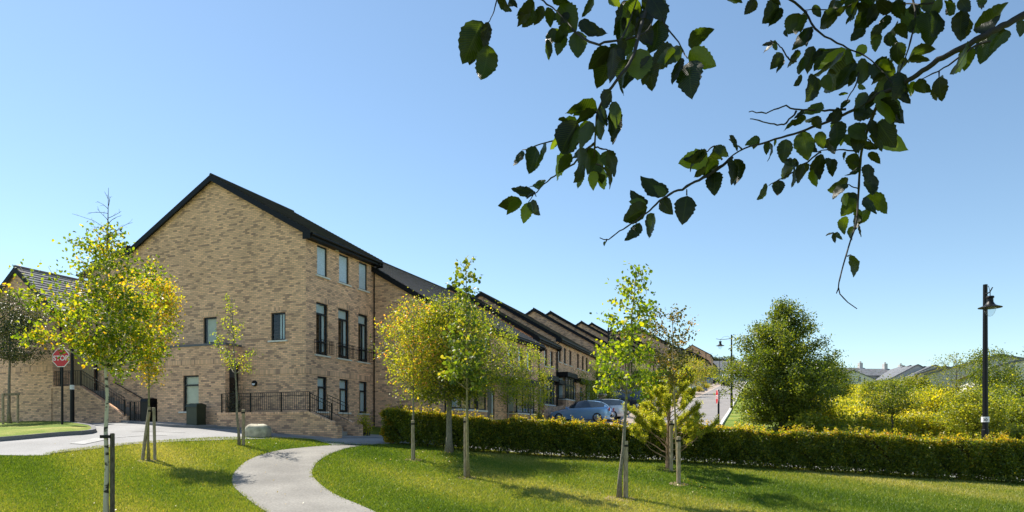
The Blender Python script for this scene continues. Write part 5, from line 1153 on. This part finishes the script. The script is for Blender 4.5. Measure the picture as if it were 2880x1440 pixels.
# ------------------------------------------------------------------ overhanging tree, close to the camera
def z6(x,y): return (x/1.789+1240, y/1.789)
def z7(x,y): return (x/1.4315+1960, y/1.4315)
L6="""205,105,110,320,.8;240,110,215,245,.5;235,225,205,410,.7;285,-5,345,55,.5;350,-10,385,40,.5;470,10,380,80,.5;450,30,385,135,.5;515,30,470,130,.6;530,40,560,140,.55;600,20,680,150,.75;560,5,650,10,.4;705,100,785,180,.45;770,-10,712,90,.4;840,-5,910,30,.6;560,140,540,240,.6;640,130,570,215,.6;690,155,690,295,.85;620,180,585,280,.6;545,200,548,290,.4;910,10,920,90,.5;1000,10,890,200,.45;930,90,870,180,.6;1010,0,1150,60,.75;1060,-10,1130,110,.7;1000,95,1060,230,.7;1090,100,1060,280,.6;850,240,740,350,.62;870,235,850,420,.5;905,240,920,310,.5;1000,245,990,415,.75;1050,280,1020,430,.55;950,300,905,480,.3;1245,230,1370,140,.6;1250,255,1385,335,.72;1210,235,1085,320,.6;1205,290,1160,425,.35;1250,310,1262,495,.7;1180,250,1120,330,.4;860,460,810,550,.6;785,540,625,570,.4;780,560,680,620,.5;690,610,600,780,.7;750,610,700,750,.55;680,640,660,760,.55;590,600,650,620,.4;880,510,880,650,.5;850,560,880,730,.45;820,540,830,640,.5;790,590,805,705,.45;740,740,745,880,.6;700,740,700,850,.5;660,780,590,870,.6;720,830,670,920,.5;700,860,690,950,.5;770,860,765,960,.6;815,840,855,950,.25;830,760,880,890,.45;835,760,805,800,.4;525,715,480,850,.2;480,740,445,875,.6;405,757,368,838,.42;470,965,430,1000,.3;500,905,445,945,.3;405,1010,330,1080,.55;435,1020,415,1125,.65;450,1015,460,1070,.5;1340,770,1240,815,.5;1330,760,1245,860,.3;1380,735,1440,790,.6;1355,780,1420,800,.4;1400,820,1320,885,.35;1380,865,1375,985,.68;1237,985,1215,1130,.75;1130,985,1070,930,.6;1110,1000,1165,1080,.7;1040,1045,915,1110,.65;1035,1030,945,1015,.55;1075,1075,1045,1200,.42;1000,1120,925,1215,.52;830,1215,820,1240,.5;1465,800,1467,930,.4;1040,60,1000,160,.7;960,60,1010,130,.6;480,60,440,120,.6;640,60,600,130,.6;930,200,900,300,.5;1080,30,1150,30,.6"""
L7="""150,-5,185,12,.5;240,0,190,60,.8;330,10,265,95,.65;340,30,290,110,.5;300,0,340,20,.5;385,55,370,140,.75;420,60,400,140,.6;355,120,365,150,.5;450,110,385,205,.55;460,115,440,180,.2;560,0,530,90,.4;570,50,490,115,.65;600,0,560,40,.5;620,60,600,100,.4;650,0,620,80,.22;300,165,262,185,.4;305,170,268,215,.25;345,215,295,280,.7;350,240,320,295,.35;420,215,360,270,.4;430,225,410,300,.5;470,185,445,300,.5;490,195,470,250,.5;490,200,530,205,.3;580,190,490,290,.42;590,220,460,320,.12;640,250,560,360,.6;640,285,610,350,.5;480,310,440,410,.5;510,305,540,365,.7;425,310,390,345,.5;530,280,560,300,.5;690,250,640,340,.5;680,180,640,230,.8;700,40,630,140,.7;740,20,680,100,.6;720,130,720,210,.6;760,140,780,190,.5;800,100,850,155,.6;800,0,830,80,.7;880,70,860,130,.4;760,60,740,130,.6;820,60,890,110,.4;920,50,940,190,.55;970,50,950,150,.5;1010,60,1040,10,.5;1070,40,1060,170,.6;1060,-5,1100,50,.7;900,0,980,40,.6;1115,125,1225,65,.45;1190,120,1140,260,.62;1245,120,1180,210,.5;1310,80,1300,150,.6;1130,10,1170,0,.5;1095,185,1025,300,.28;975,310,985,410,.6;805,170,815,265,.72;850,240,940,245,.4;850,245,795,305,.35;740,240,780,300,.6;705,260,790,330,.5;880,330,920,375,.75;860,330,865,390,.5;820,360,860,420,.5;780,360,780,500,.6;740,400,820,490,.5;810,450,830,495,.4;730,490,800,595,.7;700,540,750,610,.5;660,520,640,620,.8;610,510,690,560,.6;560,490,560,600,.6;600,540,640,600,.5;610,400,580,440,.5;570,380,610,375,.35;650,340,680,360,.6;680,370,640,440,.7;720,365,680,450,.5;630,440,700,460,.5;500,410,430,465,.5;430,440,390,480,.4;400,490,345,525,.3;470,470,500,520,.8;440,480,380,500,.5;420,530,450,645,.7;490,530,510,600,.7;360,560,345,655,.75;240,545,195,590,.5;130,545,165,610,.3;90,590,60,610,.5;290,570,290,650,.15;320,560,310,590,.4;30,610,-10,645,.4;90,650,30,700,.35;70,690,70,790,.7;150,640,160,750,.5;400,640,380,670,.5;395,670,385,755,.2;430,660,405,740,.5;470,680,480,755,.5;500,620,490,725,.5;540,640,545,712,.6;330,725,325,790,.75;285,748,243,805,.4;600,610,590,645,.4;620,620,650,670,.7;660,580,730,600,.5;690,615,740,660,.5;650,670,595,710,.3;690,660,690,740,.6;710,700,700,790,.6;605,740,545,800,.45;590,780,600,830,.5;680,790,720,865,.42;640,800,580,870,.8;640,840,660,890,.6;600,870,590,945,.6;640,860,640,930,.5;630,910,620,970,.4;650,905,662,955,.2;650,893,685,890,.25;550,935,518,948,.25;560,935,555,980,.5;620,1027,635,1115,.45;690,60,640,10,.6;780,50,720,0,.7;860,20,900,60,.6;840,300,790,400,.6;800,300,760,380,.6;580,440,540,500,.6;520,560,560,620,.6;700,480,720,560,.5;560,60,610,20,.5;470,20,500,70,.6;740,100,700,160,.7;670,110,620,170,.6;990,0,940,60,.6;1030,60,1000,0,.5;620,200,600,260,.5;760,300,700,340,.5"""
B6=[[(290,-30),(262,70),(240,110)],[(480,-20),(560,40),(620,95),(665,150)],[(665,150),(760,215),(870,212),(1000,178),(1060,120),(1080,-20)],[(1090,-30),(1115,80),(1130,130),(1200,220),(1240,300)],[(1060,-30),(1010,120),(960,300),(880,410),(800,530),(780,640),(770,830)],[(780,560),(680,620),(590,645)],[(760,640),(660,680),(555,712),(410,755)],[(770,720),(665,825),(580,880),(515,930),(440,1015)],[(775,740),(840,755),(860,780)],[(775,828),(810,835),(820,850)],[(1467,790),(1380,860),(1240,935),(1130,990),(1060,1050),(960,1125),(890,1170),(840,1205),(800,1197)],[(1380,735),(1330,765)],[(1237,985),(1237,950)],[(900,210),(950,110),(990,-20)],[(470,965),(480,990)],[(835,1205),(828,1222)]]
B7=[[(1400,10),(1317,60),(1190,125),(1100,175),(960,250),(860,320),(790,360),(740,375)],[(740,375),(650,430),(560,475),(430,525),(280,570),(180,600),(100,665),(25,715)],[(740,390),(700,490),(665,600),(655,700),(650,790),(640,900),(600,1030),(570,1160),(600,1210),(645,1243)],[(570,1160),(562,1180)],[(600,440),(480,445),(410,440),(345,430),(280,455),(210,448)],[(400,450),(360,490),(320,503),(215,475)],[(330,-30),(430,40),(480,120),(600,190),(700,240),(790,340)],[(700,-30),(600,30),(430,40)],[(500,610),(430,660),(350,715),(290,745)],[(400,250),(370,240),(340,190),(295,160)],[(650,300),(640,340),(600,410)],[(1180,170),(1130,180),(1000,270),(900,320)],[(655,420),(730,360)],[(860,-30),(880,60),(850,200),(800,330)],[(605,1029),(620,1027)],[(690,560),(720,600)],[(655,760),(600,740)],[(975,285),(975,310)],[(760,30),(740,28),(690,40)],[(650,610),(540,600),(480,612)],[(180,600),(130,560)],[(100,640),(70,600)],[(1020,-30),(960,10),(860,15),(760,5),(700,-30)]]
def overhang():
    base_=(3.1,.6,H(3.1,.6)); root=thing('overhanging_tree','overhanging tree with broad serrated leaves on thin dark twigs, hanging into the top right','tree',base_); R=random.Random(77)
    def dep(px,py,k=0): return 1.55+.18*math.sin(px*.006+k)+.12*math.sin(py*.011+1.7)
    def p3(px,py,o=0.): return PT(px,py,dep(px,py)+o)
    TW=plain('dark_twig_bark',(.018,.015,.012),.8,var=.4,scale=40)
    mb=MB()
    allp=[]
    for conv,BB in ((z6,B6),(z7,B7)):
        for i,b in enumerate(BB):
            q=[conv(*a) for a in b]; sm=smoothline(q,max(4,len(q)*4)); m_=len(sm)
            ln=sum(math.dist(sm[k],sm[k+1]) for k in range(m_-1)); r0=.0016+ln*.0000042
            if BB is B7 and i==0: r0=.0075; r1=.0048
            elif BB is B7 and i in (1,2): r0=.0040; r1=.0010
            elif BB is B6 and i==4: r0=.0042; r1=.0014
            else: r1=.0010
            pts=[p3(*a)+Vector((0,0,R.gauss(0,.0012))) for a in sm]
            rad=[(r0+(r1-r0)*k/(m_-1))*(1+R.uniform(0,.25)*(k%4==0)) for k in range(m_)]
            mb.tube(pts,rad,7)
    mb.obj('twigs',TW,root,smooth=True)
    # limbs outside the frame that carry the twigs, and the trunk
    e=PT(*z7(1400,10),dep(*z7(1400,10))); m=MB()
    tr0=Vector(base_)-Vector((0,0,.1)); tr=[tr0,tr0+Vector((.03,.02,1.6)),tr0+Vector((-.05,.05,3.2)),tr0+Vector((.02,.1,5.2)),tr0+Vector((0,.1,7.5))]
    m.tube(tr,[.15,.12,.10,.07,.02],12)
    m.tube([tr[2]-Vector((0,0,.3)),Vector((2.2,1.2,2.75)),e+Vector((.25,-.05,.06)),e],[.04,.024,.012,.0078],8)
    top=[Vector((2.9,.7,3.6)),Vector((2.0,1.5,3.15)),Vector((1.1,1.75,2.98)),Vector((.2,1.8,2.92)),Vector((-.35,1.75,2.86))]
    m.tube([tr[2]+Vector((0,0,.2))]+top,[.045,.035,.028,.02,.012,.006],8)
    for conv,b in ((z6,(290,-30)),(z6,(480,-20)),(z6,(1080,-20)),(z6,(1060,-30)),(z6,(1090,-30)),(z7,(330,-30)),(z7,(700,-30)),(z7,(860,-30)),(z6,(990,-20)),(z7,(1020,-30))):
        q=p3(*conv(*b)); c=min((Vector((top[k].lerp(top[k+1],f))) for k in range(4) for f in (0,.25,.5,.75,1)),key=lambda v:(v-q-Vector((.15,0,.15))).length); m.tube([c,c.lerp(q,.5)+Vector((.02,.03,.03)),q],[.008,.006,.0035],6)
    m.obj('trunk',TW,root,smooth=True)
    # big serrated leaves
    verts=[];faces=[];tint=[];uv=[]
    NS=15
    def leaf(bx,by,tx,ty,wr,d0,d1,tn,curl,fold,tw):
        tx=bx+(tx-bx)*1.0; ty=by+(ty-by)*1.0; b=PT(bx,by,d0); t=PT(tx,ty,d1); ax=t-b; ln=ax.length; ax.normalize(); view=(b-Vector((0,0,ZC))).normalized()
        side=ax.cross(view).normalized(); nn=side.cross(ax)
        wfull=.72*ln; ct=min(1,wr/.72); ang=math.acos(ct)*(1 if tw>0 else -1); sd=side*math.cos(ang)+nn*math.sin(ang); n2=sd.cross(ax)
        i0=len(verts); sh=R.uniform(-.05,.08)
        for k in range(NS+1):
            f=k/NS; w=wfull*.5*math.sin(math.pi*(f**(.72+sh)))**.78 if 0<f<1 else 0
            w*=1-.18*f; ser=(1+.10*(k%2)-.04)*(1+R.uniform(-.05,.05))
            c=b+ax*(ln*f)+n2*(curl*ln*math.sin(math.pi*f)*.5-curl*ln*f*f*.4)
            for j,(g_,s_) in enumerate(((-1,ser),(-.5,1),(0,0),(.5,1),(1,ser))):
                wav=.018*ln*math.sin(f*19+g_*2.+bx)
                v=c+sd*(w*g_*s_)+n2*(fold*abs(g_)*w+wav*abs(g_)); verts.append(v-Vector(base_)); uv.append((f,g_))
        for k in range(NS):
            for j in range(4):
                a=i0+k*5+j; faces.append((a,a+1,a+6,a+5)); tint.append(tn)
    for conv,S in ((z6,L6),(z7,L7)):
        for it in S.split(';'):
            a=[float(v) for v in it.split(',')]; p0=conv(a[0],a[1]); p1=conv(a[2],a[3]); d0=dep(*p0)+R.uniform(-.02,.02)
            L_=math.dist(p0,p1); d1=d0+R.uniform(-.35,.35)*L_/F*d0
            # widen the base-tip line a little so the blade has the real size
            leaf(*p0,*p1,min(.72,a[4]*.98),d0,d1,R.random(),R.uniform(-.15,.25),R.uniform(-.1,.35),R.choice((-1,1)))
            if R.random()<.5:   # a partly hidden neighbour
                o=R.uniform(-45,45); q1=(p1[0]+o*.8+R.uniform(-15,15),p1[1]+R.uniform(-40,20)); leaf(p0[0],p0[1],*q1,R.uniform(.35,.7),d0+R.uniform(.03,.12),d1+.08,R.random(),R.uniform(-.15,.25),R.uniform(0,.3),R.choice((-1,1)))
    # shading leaves above the view
    for k in range(5200):
        Y=R.uniform(1.5,3.0); ratio=R.uniform(.645,1.0); x=R.uniform(-1.9,2.4); z=ZC+ratio*Y
        px=CX+F*x/Y; py=HY-F*ratio; l=R.uniform(70,120)*1.55/Y; a_=R.uniform(0,6.28)
        if py+l*abs(math.sin(a_))>-25: continue
        leaf(px,py,px+l*math.cos(a_),py+l*math.sin(a_),R.uniform(.3,.72),Y,Y+R.uniform(-.02,.02),R.random(),R.uniform(-.1,.2),R.uniform(0,.3),R.choice((-1,1)))
    me=bpy.data.meshes.new('foliage'); me.from_pydata([tuple(v) for v in verts],[],faces)
    at=me.attributes.new('tint','FLOAT','FACE'); at.data.foreach_set('value',tint)
    u=me.uv_layers.new(name='UVMap'); li=np.empty(len(me.loops),dtype=np.int32); me.loops.foreach_get('vertex_index',li); u.data.foreach_set('uv',np.array(uv)[li].ravel())
    me.polygons.foreach_set('use_smooth',[True]*len(me.polygons))
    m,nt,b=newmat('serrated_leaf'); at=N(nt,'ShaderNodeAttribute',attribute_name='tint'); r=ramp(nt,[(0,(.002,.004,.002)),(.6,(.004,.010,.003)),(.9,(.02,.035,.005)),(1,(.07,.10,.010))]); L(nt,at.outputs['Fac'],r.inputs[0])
    uvn=N(nt,'ShaderNodeUVMap'); sp=N(nt,'ShaderNodeSeparateXYZ'); L(nt,uvn.outputs[0],sp.inputs[0]); ag=math_(nt,'ABSOLUTE',sp.outputs[1])
    ph=math_(nt,'MULTIPLY',math_(nt,'SUBTRACT',sp.outputs[0],math_(nt,'MULTIPLY',ag,.16)),60.); vein=math_(nt,'POWER',math_(nt,'ABSOLUTE',math_(nt,'SINE',ph)),6.)
    vein=math_(nt,'MAXIMUM',math_(nt,'SUBTRACT',1.,vein) if False else vein,math_(nt,'LESS_THAN',ag,.05))
    mx=N(nt,'ShaderNodeMix',data_type='RGBA'); L(nt,math_(nt,'MULTIPLY',vein,.10),mx.inputs[0]); L(nt,r.outputs[0],mx.inputs[6]); mx.inputs[7].default_value=(.10,.14,.03,1)
    L(nt,mx.outputs[2],b.inputs['Base Color']); b.inputs['Roughness'].default_value=.38; b.inputs['Specular IOR Level'].default_value=.6
    bp=N(nt,'ShaderNodeBump'); bp.inputs['Strength'].default_value=.25; bp.inputs['Distance'].default_value=.002; L(nt,vein,bp.inputs['Height']); L(nt,bp.outputs[0],b.inputs['Normal'])
    tr_=N(nt,'ShaderNodeBsdfTranslucent'); g2=N(nt,'ShaderNodeMix',data_type='RGBA',blend_type='MULTIPLY'); g2.inputs[0].default_value=1; L(nt,mx.outputs[2],g2.inputs[6]); g2.inputs[7].default_value=(5.0,4.4,.6,1); L(nt,g2.outputs[2],tr_.inputs[0])
    ms=N(nt,'ShaderNodeMixShader'); ms.inputs[0].default_value=.5; L(nt,b.outputs[0],ms.inputs[1]); L(nt,tr_.outputs[0],ms.inputs[2]); L(nt,ms.outputs[0],nt.nodes['Material Output'].inputs[0])
    me.materials.append(m); o=bpy.data.objects.new('foliage',me); COL.objects.link(o); o.parent=root
overhang()
